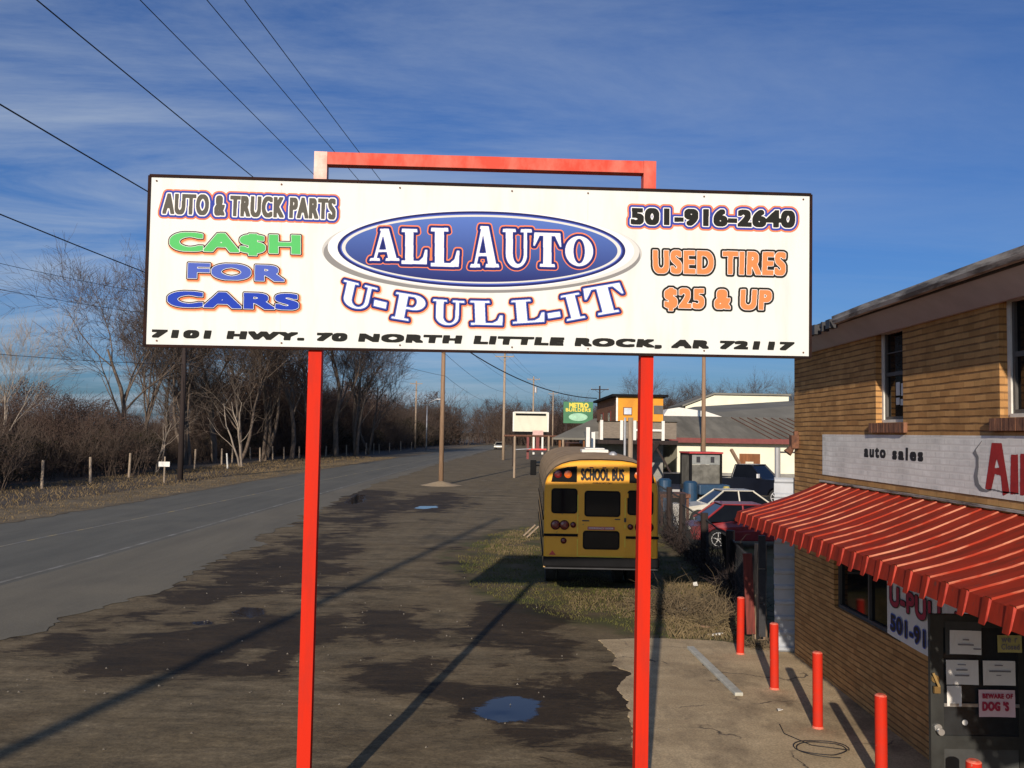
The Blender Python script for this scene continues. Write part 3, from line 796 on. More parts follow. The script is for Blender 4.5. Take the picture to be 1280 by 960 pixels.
# ---- printed lettering
def solid(name, c, rough=.8): return mat(name, c, rough, var=.06, scale=2, spec=.12)
INK = dict(white=solid('print_white', (.82, .81, .78)), black=solid('print_black', (.020, .020, .018)), navy=solid('print_navy', (.018, .024, .13)),
           blue=solid('print_blue', (.045, .065, .33)), orange=solid('print_orange', (.80, .21, .09)), peach=solid('print_peach', (.82, .52, .36)), peach2=solid('print_pale_peach', (.81, .68, .58)),
           green=solid('print_green', (.10, .48, .14)), deepblue=solid('print_deep_blue', (.022, .055, .40)), midblue=solid('print_mid_blue', (.075, .12, .45)), tyre=solid('print_tire_orange', (.84, .235, .085)), grey=solid('print_grey_brown', (.105, .098, .082)),
           silver=solid('print_silver', (.50, .49, .47)), silver2=solid('print_silver_shade', (.24, .235, .23)), silver3=solid('print_silver_light', (.64, .63, .60)))
def grad_mat(name, top, bottom, z0, z1):
    m, n, l, b = _mat(name)
    t = n.new('ShaderNodeTexCoord'); s = n.new('ShaderNodeSeparateXYZ'); l.new(t.outputs['Object'], s.inputs[0])
    r = n.new('ShaderNodeMapRange'); r.inputs['From Min'].default_value = z0; r.inputs['From Max'].default_value = z1
    l.new(s.outputs['Z'], r.inputs['Value'])
    l.new(mixc(n, l, r.outputs[0], bottom, top), b.inputs['Base Color']); b.inputs['Roughness'].default_value = .7; b.inputs['Specular IOR Level'].default_value = .15
    return m
Z1 = lambda X, Y: uv(170 + X * .34375, 170 + Y * .34375)
Z2 = lambda X, Y: uv(590 + X * .34375, 170 + Y * .34375)
Z7 = lambda X, Y: uv(400 + X * .3203, 250 + Y * .3203)
L1, L2, L3, L4 = .0015, .003, .0045, .006
badge = dict(a=(.052, L1, 0, (0, 0)), b=(.034, L2, 1, (0, 0)), c=(.0165, L3, 2, (0, 0)))
def word(body, quad, mats, layers, spacing=1.0, label=None, cell=.003, fat=None):
    o = flat_text('lettering', body, quad, sg, mats, layers, panel, cell, spacing, .075, fat)
    if label: o['label'] = label
    return o
Zr = (0, 0)
word('AUTO & TRUCK PARTS', [Z1(104, 211), Z1(724, 231), Z1(100, 281), Z1(722, 302)], [INK['orange'], INK['blue'], INK['white'], INK['grey']],
     [(.046, L1, 0, Zr), (.033, L2, 1, Zr), (.0125, L3, 2, Zr), (.0005, L4, 3, Zr)], 1.18, 'grey AUTO & TRUCK PARTS lettering with blue and orange borders', .0025, (.0105, .0095))
for body, q, colr, lab in (('CA$H', [Z1(132, 353), Z1(590, 364), Z1(130, 424), Z1(590, 437)], 'green', 'wide green CA$H lettering'),
                           ('FOR', [Z1(198, 464), Z1(532, 475), Z1(196, 515), Z1(532, 527)], 'midblue', 'wide blue FOR lettering'),
                           ('CARS', [Z1(124, 567), Z1(584, 578), Z1(122, 618), Z1(584, 630)], 'deepblue', 'wide blue CARS lettering')):
    word(body, q, [INK['peach2'], INK['peach'], INK['orange'], INK['black'], INK['white'], INK[colr]],
         [(.036, L1 * .7, 0, (.010, -.014)), (.028, L1 * 1.2, 1, (.010, -.014)), (.021, L1 * 1.7, 2, (.009, -.012)), (.0175, L2, 3, Zr), (.0075, L3, 4, Zr), (.0030, L4, 5, Zr)], 1.12, lab, .0025, (.020, .0085))
word('7101 HWY. 70 NORTH LITTLE ROCK, AR 72117', [Z1(66, 706), Z2(1166, 752), Z1(60, 734), Z2(1160, 781)], [INK['black']], [(.003, L1, 0, Zr)], 1.22, 'black wide street address lettering along the bottom', .0022, (.018, .0072))
word('501-916-2640', [Z2(582, 266), Z2(1170, 276), Z2(582, 318), Z2(1168, 330)], [INK['orange'], INK['blue'], INK['white'], INK['black']],
     [(.047, L1, 0, Zr), (.032, L2, 1, Zr), (.0115, L3, 2, Zr), (.0015, L4, 3, Zr)], 1.12, 'black phone number lettering with blue and orange borders', .0025, (.0145, .0125))
for body, q, lab in (('USED TIRES', [Z2(662, 418), Z2(1138, 426), Z2(664, 496), Z2(1134, 504)], 'orange USED TIRES lettering'),
                     ('$25 & UP', [Z2(704, 556), Z2(1086, 564), Z2(703, 632), Z2(1081, 640)], 'orange $25 & UP lettering')):
    word(body, q, [INK['black'], INK['white'], INK['tyre']],
         [(.0265, L2, 0, Zr), (.0065, L3, 1, Zr), (.0010, L4, 2, Zr)], 1.18, lab, .0025, (.0135, .0105))

# the oval badge
def ell(cx, cy, rx, ry, n=120, tilt=.012):
    out = []
    for k in range(n):
        a = 2 * math.pi * k / n; x = rx * math.cos(a); y = ry * math.sin(a)
        out.append(Z7(cx + x, cy + y + x * tilt))
    return out
mb = MB()
def ring_poly(poly, lift, mi): 
    c = np.mean(poly, 0); k = len(poly)
    mb.add([sg(c[0], c[1], lift)] + [sg(u, v, lift) for u, v in poly], [(0, 1 + (i + 1) % k, 1 + i) for i in range(k)], mi)
ring_poly(ell(632, 203, 624, 160), .0004, 0)
ring_poly(ell(632, 212, 618, 150), .0008, 1)
ring_poly(ell(640, 197, 606, 154), .0012, 2)
ring_poly(ell(628, 192, 598, 152), .0016, 3)
ring_poly(ell(630, 192, 562, 148), .0020, 4)
ring_poly(ell(630, 192, 550, 139), .0024, 5)
ring_poly(ell(630, 192, 545, 134), .0026, 2)
ring_poly(ell(630, 193, 531, 127), .0030, 6)
z_hi, z_lo = Zs + Z7(630, 66)[1], Zs + Z7(630, 318)[1]
oval = grad_mat('print_oval_blue', (.085, .16, .46), (.016, .022, .13), z_lo, z_hi)
mb.build('oval_badge', [INK['silver'], INK['silver2'], INK['silver3'], INK['white'], INK['navy'], INK['midblue'], oval], panel)['label'] = 'blue oval badge with silver rim'

def arc(cx, cy, rx, ry, a0, a1, n=24): return [(cx + rx * math.cos(R(a0 + (a1 - a0) * k / n)), cy + ry * math.sin(R(a0 + (a1 - a0) * k / n))) for k in range(n + 1)]
SLAB = {
    'A': [(1, [(.40, 1), (.64, 1), (.90, .06), (.62, .06)]), (1, [(.40, 1), (.52, 1), (.24, .06), (.14, .06)]), (1, [(.24, .27), (.74, .27), (.72, .35), (.27, .35)]),
          (1, [(.0, 0), (.36, 0), (.34, .09), (.04, .09)]), (1, [(.52, 0), (1, 0), (.97, .09), (.55, .09)]), (1, [(.34, .93), (.64, .93), (.64, 1), (.36, 1)])],
    'L': [(1, [(.14, 0), (.46, 0), (.46, 1), (.14, 1)]), (1, [(0, .9), (.62, .9), (.60, 1), (.02, 1)]), (1, [(0, 0), (.95, 0), (.95, .1), (0, .1)]), (1, [(.60, .05), (.97, 0), (1, .42), (.90, .42), (.82, .2)])],
    'U': [(1, arc(.47, .34, .36, .34, 180, 360) + [(.83, .98), (.11, .98)]), (0, arc(.53, .36, .18, .26, 180, 360) + [(.71, 1.1), (.35, 1.1)]), (1, [(0, .91), (.46, .91), (.44, 1), (.02, 1)]), (1, [(.60, .91), (1, .91), (.98, 1), (.62, 1)])],
    'T': [(1, [(.34, 0), (.66, 0), (.66, 1), (.34, 1)]), (1, [(0, .9), (1, .9), (1, 1), (0, 1)]), (1, [(0, 1), (.22, .92), (.1, .72), (.02, .6), (-.04, .6)]), (1, [(1, 1), (.78, .92), (.9, .72), (.98, .6), (1.04, .6)]), (1, [(.20, 0), (.80, 0), (.78, .09), (.22, .09)])],
    'O': [(1, arc(.5, .5, .5, .52, 0, 360, 48)), (0, arc(.5, .5, .20, .42, 0, 360, 48))],
    'P': [(1, [(.12, 0), (.42, 0), (.42, 1), (.12, 1)]), (1, [(.4, .42)] + arc(.62, .71, .38, .29, -90, 90) + [(.4, 1)]), (0, [(.42, .52)] + arc(.58, .71, .13, .19, -90, 90) + [(.42, .90)]), (1, [(0, 0), (.58, 0), (.56, .09), (.02, .09)]), (1, [(0, .91), (.3, .91), (.3, 1), (0.02, 1)])],
    'I': [(1, [(.26, 0), (.74, 0), (.74, 1), (.26, 1)]), (1, [(0, 0), (1, 0), (.96, .09), (.04, .09)]), (1, [(0, .91), (1, .91), (.96, 1), (.04, 1)])],
    '-': [(1, [(0, 0), (1, 0), (1, 1), (0, 1)])]}
def slab_word(items, mats, layers, label):
    sets = []
    for ch, tl, tr, bl in items:
        tl, tr, bl = Vector(tl), Vector(tr), Vector(bl); br = bl + tr - tl
        f = quad_map([Z7(*tl), Z7(*tr), Z7(*bl), Z7(*br)])
        for add, poly in SLAB[ch]:
            v, t = poly_tris(poly)
            sets.append((f(v), t, bool(add)))
    # holes only cut their own letter: draw letter by letter (letters do not overlap)
    o = letter_mesh(MB(), sets, layers, sg, .0026).build('lettering', mats, panel); o['label'] = label
slab_word([('A', (192, 112), (312, 112), (192, 238)), ('L', (318, 112), (420, 114), (318, 250)), ('L', (432, 108), (545, 110), (432, 260)),
           ('A', (584, 102), (700, 102), (584, 264)), ('U', (712, 112), (828, 114), (712, 264)), ('T', (836, 126), (938, 130), (836, 260)), ('O', (956, 142), (1066, 144), (956, 256))],
          [INK['orange'], INK['navy'], INK['blue'], INK['white']], [(.036, .0034, 0, Zr), (.0255, .0042, 1, (0, -.002)), (.0060, .0050, 2, Zr), (-.0025, .0060, 3, Zr)], 'white ALL AUTO slab lettering edged in orange')
slab_word([('U', (92, 310), (228, 344), (70, 408)), ('-', (212, 388), (262, 400), (208, 414)), ('P', (296, 358), (418, 378), (276, 462)), ('U', (440, 386), (566, 394), (436, 486)),
           ('L', (584, 392), (712, 394), (588, 488)), ('L', (744, 392), (872, 384), (752, 484)), ('-', (886, 442), (936, 434), (890, 464)), ('I', (936, 374), (1012, 360), (962, 474)), ('T', (1026, 346), (1168, 322), (1056, 456))],
          [INK['peach2'], INK['peach'], INK['orange'], INK['navy'], INK['midblue'], INK['white']],
          [(.043, .0034, 0, (.004, -.005)), (.036, .0038, 1, (.004, -.005)), (.031, .0042, 2, (.003, -.004)), (.0225, .0048, 3, Zr), (.0070, .0054, 4, Zr), (-.0045, .0062, 5, Zr)], 'white U-PULL-IT slab lettering on a curve')

# ================================================================== THE BRICK BUILDING
WX, WF = 4.85, 15.2                      # street wall plane and its far corner
bld = empty('brick_building', (WX, WF, 0), 0, 'golden brick two storey shop with red metal awning and white painted band', 'building')
def wl_(p): return (p[0] - WX, p[1] - WF, p[2])
def holes_wall(mb, y0, y1, z0, z1, holes, x=0.0, depth=.16):
    ys = sorted({y0, y1, *[h[0] for h in holes], *[h[1] for h in holes]}); zs = sorted({z0, z1, *[h[2] for h in holes], *[h[3] for h in holes]})
    ys = [y for y in ys if y0 <= y <= y1]
    for a, b in zip(ys[:-1], ys[1:]):
        for c, d in zip(zs[:-1], zs[1:]):
            my, mz = (a + b) / 2, (c + d) / 2
            if any(h[0] < my < h[1] and h[2] < mz < h[3] for h in holes): continue
            mb.add([(x, a, c), (x, b, c), (x, b, d), (x, a, d)], [(0, 3, 2, 1)])
    for h in holes:
        a, b, c, d = h[0], min(h[1], y1), h[2], h[3]
        mb.add([(x, a, c), (x, a, d), (x + depth, a, d), (x + depth, a, c)], [(3, 2, 1, 0)])
        mb.add([(x, b, c), (x, b, d), (x + depth, b, d), (x + depth, b, c)], [(0, 1, 2, 3)])
        mb.add([(x, a, c), (x, b, c), (x + depth, b, c), (x + depth, a, c)], [(3, 2, 1, 0)])
        mb.add([(x, a, d), (x, b, d), (x + depth, b, d), (x + depth, a, d)], [(0, 1, 2, 3)])
YN = -9.0
def yy(d): return d - WF
W1 = (yy(10.98), yy(11.80), 3.90, 5.12); W2 = (yy(7.75), yy(8.80), 3.92, 5.12); W3 = (yy(11.1), yy(13.35), 1.18, 2.30); DR = (yy(7.30), yy(8.26), .04, 2.12)
W4 = (yy(4.4), yy(5.5), 3.92, 5.12)
mb = MB(); holes_wall(mb, yy(YN), 0, 0, 5.25, [W1, W2, W3, DR, W4])
mb.add([(0, 0, 0), (9, 0, 0), (9, 0, 5.25), (0, 0, 5.25)], [(0, 1, 2, 3)])
mb.add([(0, yy(YN), 0), (9, yy(YN), 0), (9, yy(YN), 5.25), (0, yy(YN), 5.25)], [(3, 2, 1, 0)])
mb.add([(9, yy(YN), 0), (9, 0, 0), (9, 0, 5.25), (9, yy(YN), 5.25)], [(0, 1, 2, 3)])
wall = mb.build('wall', 'brick', bld)
def window(h, lower_note=False):
    y0, y1, z0, z1 = h; x = .10
    mb = MB(); w = .055
    mb.box(x - .02, x + .06, y0, y0 + w, z0, z1); mb.box(x - .02, x + .06, y1 - w, y1, z0, z1)
    mb.box(x - .02, x + .06, y0 + w, y1 - w, z1 - .05, z1); mb.box(x - .03, x + .06, y0 + w, y1 - w, z0, z0 + .04)
    fr = mb.build('window', 'frame_white', bld)
    zm = z0 + (z1 - z0) * .52; mb = MB(); a, b = y0 + w, y1 - w
    mb.box(x + .005, x + .045, a, b, zm - .025, zm + .025); mb.box(x + .0, x + .04, a, a + .04, z0 + .04, z1 - .05); mb.box(x + .0, x + .04, b - .04, b, z0 + .04, z1 - .05)
    mb.box(x + .0, x + .04, a + .04, b - .04, z0 + .04, z0 + .08)
    if not lower_note: mb.box(x + .005, x + .04, a + .04, b - .04, zm + .27, zm + .285)
    mb.build('sash', 'frame_dark', fr)
    MB().add([(x + .03, a, z0), (x + .03, b, z0), (x + .03, b, z1), (x + .03, a, z1)], [(0, 3, 2, 1)]).build('pane', 'glass_dark', fr)
    mb = MB(); nb = 11; L = y1 - y0 + .24
    for k in range(nb):
        ya = y0 - .12 + L * k / nb
        mb.box(-.045 - .006 * random.random(), .10, ya + .004, ya + L / nb - .004, z0 - .13, z0 - .004 - .004 * random.random())
    mb.build('sill', 'brick_red', fr)
    return fr
w1 = window(W1)
mb = MB()
for (a, b, c, d) in ((.22, .34, .12, .20), (.37, .47, .13, .22), (.22, .32, .24, .40), (.36, .47, .25, .42)):
    mb.box(.118, .124, W1[0] + a, W1[0] + b, W1[2] + c + .1, W1[2] + d + .1)
mb.build('pane_reflection', 'paper', w1)  # bright reflection in the lower pane, drawn as solid white pieces
window(W2, True); window(W4, True)
# dark shop window under the awning
y0, y1, z0, z1 = W3; mb = MB()
for (a, b, c, d) in ((y0, y0 + .05, z0, z1), (y1 - .05, y1, z0, z1), (y0 + .05, y1 - .05, z1 - .05, z1), (y0 + .05, y1 - .05, z0, z0 + .05), ((y0 + y1) / 2 - .02, (y0 + y1) / 2 + .02, z0 + .05, z1 - .05)): mb.box(.06, .12, a, b, c, d)
sw = mb.build('window', 'frame_dark', bld)
MB().add([(.10, y0, z0), (.10, y1, z0), (.10, y1, z1), (.10, y0, z1)], [(0, 3, 2, 1)]).build('pane', 'glass_dark', sw)
MB().add([(.5, DR[0] - .3, 0), (.5, DR[1] + .3, 0), (.5, DR[1] + .3, 2.4), (.5, DR[0] - .3, 2.4)], [(0, 3, 2, 1)]).build('dark_interior_sheet', 'black', bld)  # flat black sheet paints the unlit inside behind the door opening

# roof, frieze, gutter
RX = -.36
mb = MB()
mb.add([(RX, yy(YN) - .4, 5.36), (RX, .4, 5.36), (4.5, .4 - 3, 6.9), (4.5, yy(YN) + 3, 6.9)], [(0, 1, 2, 3)])
mb.add([(RX, .4, 5.36), (9.4, .4, 5.36), (4.5, .4 - 3, 6.9)], [(0, 1, 2)])
mb.add([(9.4, .4, 5.36), (9.4, yy(YN) - .4, 5.36), (4.5, yy(YN) + 3, 6.9), (4.5, .4 - 3, 6.9)], [(0, 1, 2, 3)])
mb.add([(RX, yy(YN) - .4, 5.36), (4.5, yy(YN) + 3, 6.9), (9.4, yy(YN) - .4, 5.36)], [(0, 1, 2)])
mb.box(RX, RX + .03, yy(YN) - .4, .4, 5.26, 5.355)
roof = mb.build('roof', 'shingle', bld)
mb = MB()
mb.add([(-.004, yy(YN), 5.06), (-.004, .02, 5.06), (-.05, .02, 5.06), (-.05, yy(YN), 5.06), (RX + .03, yy(YN), 5.27), (RX + .03, .38, 5.27), (.0, .02, 5.30), (.0, yy(YN), 5.30)],
       [(0, 1, 2, 3), (3, 2, 5, 4)])
mb.build('frieze_board', 'frieze', bld)
mb = MB(); pr = [(-.02, 5.37), (-.02, 5.275), (-.05, 5.262), (-.095, 5.268), (-.115, 5.31), (-.118, 5.372), (-.108, 5.372), (-.105, 5.315), (-.088, 5.28), (-.05, 5.274), (-.03, 5.285), (-.03, 5.37)]
ga, gb = yy(YN), yy(12.1); n = 40
vs = []
for k in range(n + 1):
    y = ga + (gb - ga) * k / n; dz = .010 * mnoise.noise(Vector((y * .5, 0, 0))) - (.02 * max(0, (y - gb + 1.2)) / 1.2)
    vs += [(RX + p[0], y, p[1] + dz) for p in pr]
m_ = len(pr)
mb.add(vs, [(k * m_ + i, k * m_ + (i + 1) % m_, (k + 1) * m_ + (i + 1) % m_, (k + 1) * m_ + i) for k in range(n) for i in range(m_)])
mb.build('gutter', 'gutter', bld, smooth=False, fix=True)
mb = MB()      # broken gutter brackets and torn edge at the far end
for k in range(9):
    y = yy(12.25) + k * .32; 
    mb.box(RX - .05 - .05 * random.random(), RX + .02, y, y + .05 + .12 * random.random(), 5.24 - .05 * random.random(), 5.34)
mb.box(RX - .012, RX - .004, yy(12.2), .3, 5.30, 5.33)
mb.build('roof_edge_remnant', 'metal_dark', roof)

# white painted band with lettering
band = MB()
n = 60
pts = []
ya, yb = yy(3.2), yy(13.82)
band.box(-.006, -.001, ya, yb, 3.12, 3.74)
band = band.build('painted_band', 'white_wall', bld)
def on_wall(x, y, X=WX - .008):
    d = ray(x, y); t = X / d.x; return Vector((X, d.y * t, CAMH + d.z * t))
def wq(*pts): return [(-(on_wall(*p).y), on_wall(*p).z) for p in pts]          # u = -y so that text runs towards the camera
def wall3(u, v, lift): return (-.008 - lift, -u - WF, v)
ZW = lambda X, Y: (1020 + X * .2031, 520 + Y * .2031)
flat_text('lettering', 'auto', wq(ZW(300, 196), ZW(425, 203), ZW(298, 249), ZW(425, 256)), wall3, ['black_letter'], [(.008, 0, 0, Zr)], band, .003, 1.3, .06, (.012, .003))['label'] = 'black hand painted auto lettering'
flat_text('lettering', 'sales', wq(ZW(474, 196), ZW(655, 203), ZW(472, 264), ZW(655, 276)), wall3, ['black_letter'], [(.008, 0, 0, Zr)], band, .003, 1.3, .06, (.012, .003))['label'] = 'black hand painted sales lettering'
def wall_poly(*pts): return poly_tris(wq(*[ZW(*p) for p in pts]))
sets = [wall_poly((1082, 168), (1142, 168), (1190, 470), (1150, 490), (1138, 365), (1100, 355), (1078, 455), (1042, 448))]
hole = wall_poly((1112, 258), (1098, 320), (1130, 322))
mb = letter_mesh(MB(), [(sets[0][0], sets[0][1], True), (hole[0], hole[1], False)], [(.004, 0, 0, Zr)], wall3, .005)
for q in (((1200, 240), (1242, 238), (1246, 478), (1196, 482)), ((1258, 234), (1300, 232), (1306, 486), (1256, 488))):
    v, t = wall_poly(*q); letter_mesh(mb, [(v, t, True)], [(.003, 0, 0, Zr)], wall3, .005)
mb.build('lettering', ['red_letter'], band)['label'] = 'large red painted letters starting with A'
def ribbon(pts, w): 
    out = []; 
    P = [Vector(p) for p in pts]
    L, Rr = [], []
    for i, p in enumerate(P):
        t = (P[min(i + 1, len(P) - 1)] - P[max(i - 1, 0)]).normalized(); nn = Vector((-t.y, t.x))
        ww = w[i]; L.append(p + nn * ww); Rr.append(p - nn * ww)
    return [tuple(p) for p in L] + [tuple(p) for p in reversed(Rr)]
sw_ = ribbon([(1022, 152), (1002, 178), (980, 208), (975, 225), (992, 255), (992, 310), (982, 370), (990, 420), (1015, 452), (1045, 462), (1085, 452), (1150, 468), (1250, 478)], [1.5, 2, 3, 12, 9, 9, 12, 13, 12, 8, 4, 4, 3])
v, t = wall_poly(*sw_)
letter_mesh(MB(), [(v, t, True)], [(.001, 0, 0, Zr)], wall3, .005).build('painted_swoosh', ['grey_paint'], band)

# the awning: stepped metal pans from the wall down to a hanging valance
A0, A1 = 13.85, 3.0
per = .318; AH, AO, AX = 2.99, 2.53, -1.30
mb = MB(); st = []
prof = [(0, 0), (.200, 0), (.214, .015), (.298, .015), (.308, 0)]
y = A0; 
while y > A1:
    for a, h in prof: st.append((y - a, h))
    y -= per
for i in range(len(st) - 1):
    (ya, ha), (yb, hb) = st[i], st[i + 1]; j = i % 5
    nseg = 5
    mi = 1 if j in (1, 3) else 0
    for k in range(nseg):
        f0, f1 = k / nseg, (k + 1) / nseg
        sag = lambda f, yv: -.035 * math.sin(math.pi * f) + .012 * mnoise.noise(Vector((yv * .6, f * 2, 0)))
        P = lambda f, yv, h: (AX * f - .02, yv - WF, AH + (AO - AH) * f + h + sag(f, yv))
        mb.add([P(f0, ya, ha), P(f0, yb, hb), P(f1, yb, hb), P(f1, ya, ha)], [(0, 3, 2, 1)], mi)
    # valance
    dr = .15 if j in (0, 4) else .185
    o0, o1 = -ha * 1.0, -hb * 1.0
    zt = lambda yv, h: AO + h + .012 * mnoise.noise(Vector((yv * .6, 2, 0)))
    da = .15 if st[i][1] == 0 else .185; db = .15 if st[i + 1][1] == 0 else .185
    wob = lambda yv: .012 * mnoise.noise(Vector((yv * 3, 7, 0)))
    mb.add([(AX - .02 + o0, ya - WF, zt(ya, ha)), (AX - .02 + o1, yb - WF, zt(yb, hb)), (AX - .03 + o1 - .03, yb - WF, zt(yb, 0) - db + wob(yb)), (AX - .03 + o0 - .03, ya - WF, zt(ya, 0) - da + wob(ya))],
           [(0, 3, 2, 1)], 2 if j in (1, 3) else 0)
awn = mb.build('awning', ['awning', 'awning_worn', 'awning_edge'], bld)
mb = MB(); mb.box(-.05, -.004, A1 - WF, A0 - WF, AH + .02, AH + .045)
mb.build('awning_flashing', 'gutter', awn)
mb = MB()
for d_ in (13.7, 10.6, 7.4, 4.2): mb.bar((AX + .05, d_ - WF, AO - .03), (-.01, d_ - WF, AO - .25), .03)
mb.bar((AX + .03, A1 - WF, AO - .03), (AX + .03, A0 - WF - .02, AO - .03), .03)
mb.build('awning_bracket', 'metal_dark', awn)

# open door standing out from the wall
DY, DX0, DX1 = 8.30, 3.90, 4.83
door = MB()
DZ0, DZ1 = .06, 2.08
for (a, b, c, d) in ((DX0, DX0 + .12, DZ0, DZ1), (DX1 - .12, DX1, DZ0, DZ1), (DX0 + .12, DX1 - .12, DZ1 - .12, DZ1), (DX0 + .12, DX1 - .12, .86, .98), (DX0 + .12, DX1 - .12, DZ0, DZ0 + .22)):
    door.box(a - WX, b - WX, DY - WF, DY - WF + .045, c, d)
door = door.build('door', 'door_paint', bld)
MB().box(DX0 + .12 - WX, DX1 - .12 - WX, DY + .012 - WF, DY + .03 - WF, .98, DZ1 - .12).build('glass', 'glass_dull', door)
MB().box(DX0 + .12 - WX, DX1 - .12 - WX, DY + .012 - WF, DY + .03 - WF, DZ0 + .22, .86).build('kick_panel', 'door_panel', door)
MB().box(DX0 + .12 - WX, DX1 - .12 - WX, DY - .012 - WF, DY - .001 - WF, 1.245, 1.275).build('push_bar', 'steel', door)
def on_door(x, y, dd=0.0): return D(x, y, DY - dd)
p = on_door(1168, 848); q = on_door(1172, 912)
mb = MB(); mb.disc((p.x - WX, DY - .012 - WF, p.z), .035, (0, 1, 0), .02, 14); mb.bar((p.x - WX - .03, DY - .04 - WF, p.z + .06), (p.x - WX + .02, DY - .05 - WF, p.z - .06), .02)
mb.box(p.x - WX - .025, p.x - WX + .03, DY - .055 - WF, DY - .025 - WF, p.z - .12, p.z - .06)
mb.build('padlock', 'brass', door)
mb = MB(); mb.disc((q.x - WX, DY - .01 - WF, q.z + .02), .035, (0, 1, 0), .018, 14); mb.tube([(q.x - WX, DY - WF, q.z), (q.x - WX, DY - .05 - WF, q.z)], [.012, .012], 10); mb.disc((q.x - WX, DY - .062 - WF, q.z), .03, (0, 1, 0), .03, 14)
mb.build('door_knob', 'steel', door, smooth=False)
mb = MB(); r_ = on_door(1206, 903); mb.disc((r_.x - WX, DY - .004 - WF, r_.z), .026, (0, 1, 0), .006, 16); mb.build('sticker', 'paper', door)

def notice(name, box, m, label, lines=(), cat='notice', dd=.004, rot=0.0, texts=()):
    x0, y0, x1, y1 = box; a = on_door(x0, y1); b = on_door(x1, y0); c = (a + b) / 2; w, h = b.x - a.x, b.z - a.z
    o = MB()
    n = 6; vs = []
    for j in range(2):
        for i in range(n + 1):
            t = i / n; vs.append(((t - .5) * w, -.008 * (t - .5) ** 2 * 4 * (1 if j == 0 else .3), (j - .5) * h))
    o.add(vs, [(i, i + 1, n + 2 + i, n + 1 + i) for i in range(n)])
    o = o.build(name, m); o.location = (c.x, DY - dd - .003, c.z); o.rotation_euler = (0, rot, 0)
    so = o.modifiers.new('s', 'SOLIDIFY'); so.thickness = .001
    tag(o, label, cat)
    k = MB()
    for (u0, u1, v0, v1) in lines: k.box((u0 - .5) * w, (u1 - .5) * w, -.0125, -.0115, (v0 - .5) * h, (v1 - .5) * h)
    if lines: k.build('printed_line', 'ink', o)
    for body, (u0, u1, v0, v1), mi, g in texts:
        f = lambda u, v, l: (u, -.0118, v)
        Q = [((u0 - .5) * w, (v1 - .5) * h), ((u1 - .5) * w, (v1 - .5) * h), ((u0 - .5) * w, (v0 - .5) * h), ((u1 - .5) * w, (v0 - .5) * h)]
        flat_text('lettering', body, Q, f, [mi], [(g, 0, 0, Zr)], o, .0015, 1.15, .02)
    return o
notice('paper_notice', (1181, 777, 1226, 818), 'door_panel', 'grey backing sheet behind the topmost white paper on the door', dd=.003)
notice('paper_notice', (1186, 788, 1225, 817), 'paper', 'white paper notice taped highest on the open door', ((.4, .6, .6, .64), (.25, .75, .38, .44), (.74, .98, .22, .27)), dd=.012, rot=.02)
notice('paper_notice', (1182, 825, 1222, 855), 'paper', 'white paper notice on the door beside the padlock', ((.35, .6, .8, .84), (.3, .65, .58, .63), (.25, .7, .35, .41)), dd=.006)
notice('paper_notice', (1228, 826, 1268, 856), 'paper', 'white paper notice above the pink dog warning', ((.35, .6, .8, .84), (.18, .85, .55, .61), (.4, .55, .4, .43)), dd=.006)
notice('paper_notice', (1183, 857, 1201, 882), 'paper', 'small blank white slip under the left paper notices', dd=.006)
notice('warning_notice', (1222, 862, 1267, 895), 'paper_pink', 'pink paper warning reading BEWARE OF DOG on the door', texts=(('BEWARE OF', (.1, .92, .70, .86), 'ink_red', .004), ("DOG 'S", (.1, .8, .25, .56), 'ink_red', .007)), dd=.016)
notice('handwritten_notice', (1246, 794, 1276, 815), 'paper_yellow', 'yellow paper with black handwriting under the awning edge', texts=(('we r', (.15, .8, .6, .85), 'ink', .003), ('Closed', (.15, .88, .18, .5), 'ink', .003)), dd=.006)

# banner on the wall, partly behind the door
ba, bb = on_wall(1109, 726, WX - .012), on_wall(1109, 780, WX - .012)
b_y0, b_z0, b_z1 = ba.y, 1.22, 1.92
mb = MB(); n = 10; BL_ = 2.25; vs = []
for j in range(2):
    for i in range(n + 1): vs.append((-.014 - .008 * math.sin(i * 1.3) ** 2, -BL_ * i / n, (b_z1 if j else b_z0) - .02 * math.sin(math.pi * i / n)))
mb.add(vs, [(i, i + 1, n + 2 + i, n + 1 + i) for i in range(n)])
ban = mb.build('vinyl_banner', 'paper'); ban.location = (WX, b_y0, 0)
so = ban.modifiers.new('s', 'SOLIDIFY'); so.thickness = .001; so.offset = 0
tag(ban, 'white vinyl banner with phone number hung on the brick wall by the door', 'banner')
f = lambda u, v, l: (-.030 - l, -u, v)
flat_text('lettering', 'U-PULL-IT', [(.12, 1.84), (2.12, 1.82), (.12, 1.61), (2.12, 1.59)], f, ['ink_red', 'black_letter'], [(.030, 0, 1, Zr), (.016, .001, 0, Zr)], ban, .004, 1.1)
flat_text('lettering', '501-916-2640', [(.14, 1.48), (2.12, 1.46), (.14, 1.30), (2.12, 1.28)], f, [INK['midblue'], 'black_letter'], [(.026, 0, 0, Zr), (.013, .001, 1, Zr)], ban, .004, 1.1)
# old lamp on the corner
p = D(1001, 552, 15.05)
mb = MB(); mb.box(-.13, -.004, -.26, -.12, 3.50, 3.72); mb.box(-.07, -.0045, -.22, -.16, 3.721, 3.79); mb.tube([(-.08, -.19, 3.54), (-.18, -.19, 3.42)], [.04, .075], 10)
mb.build('corner_light', 'rust', bld)

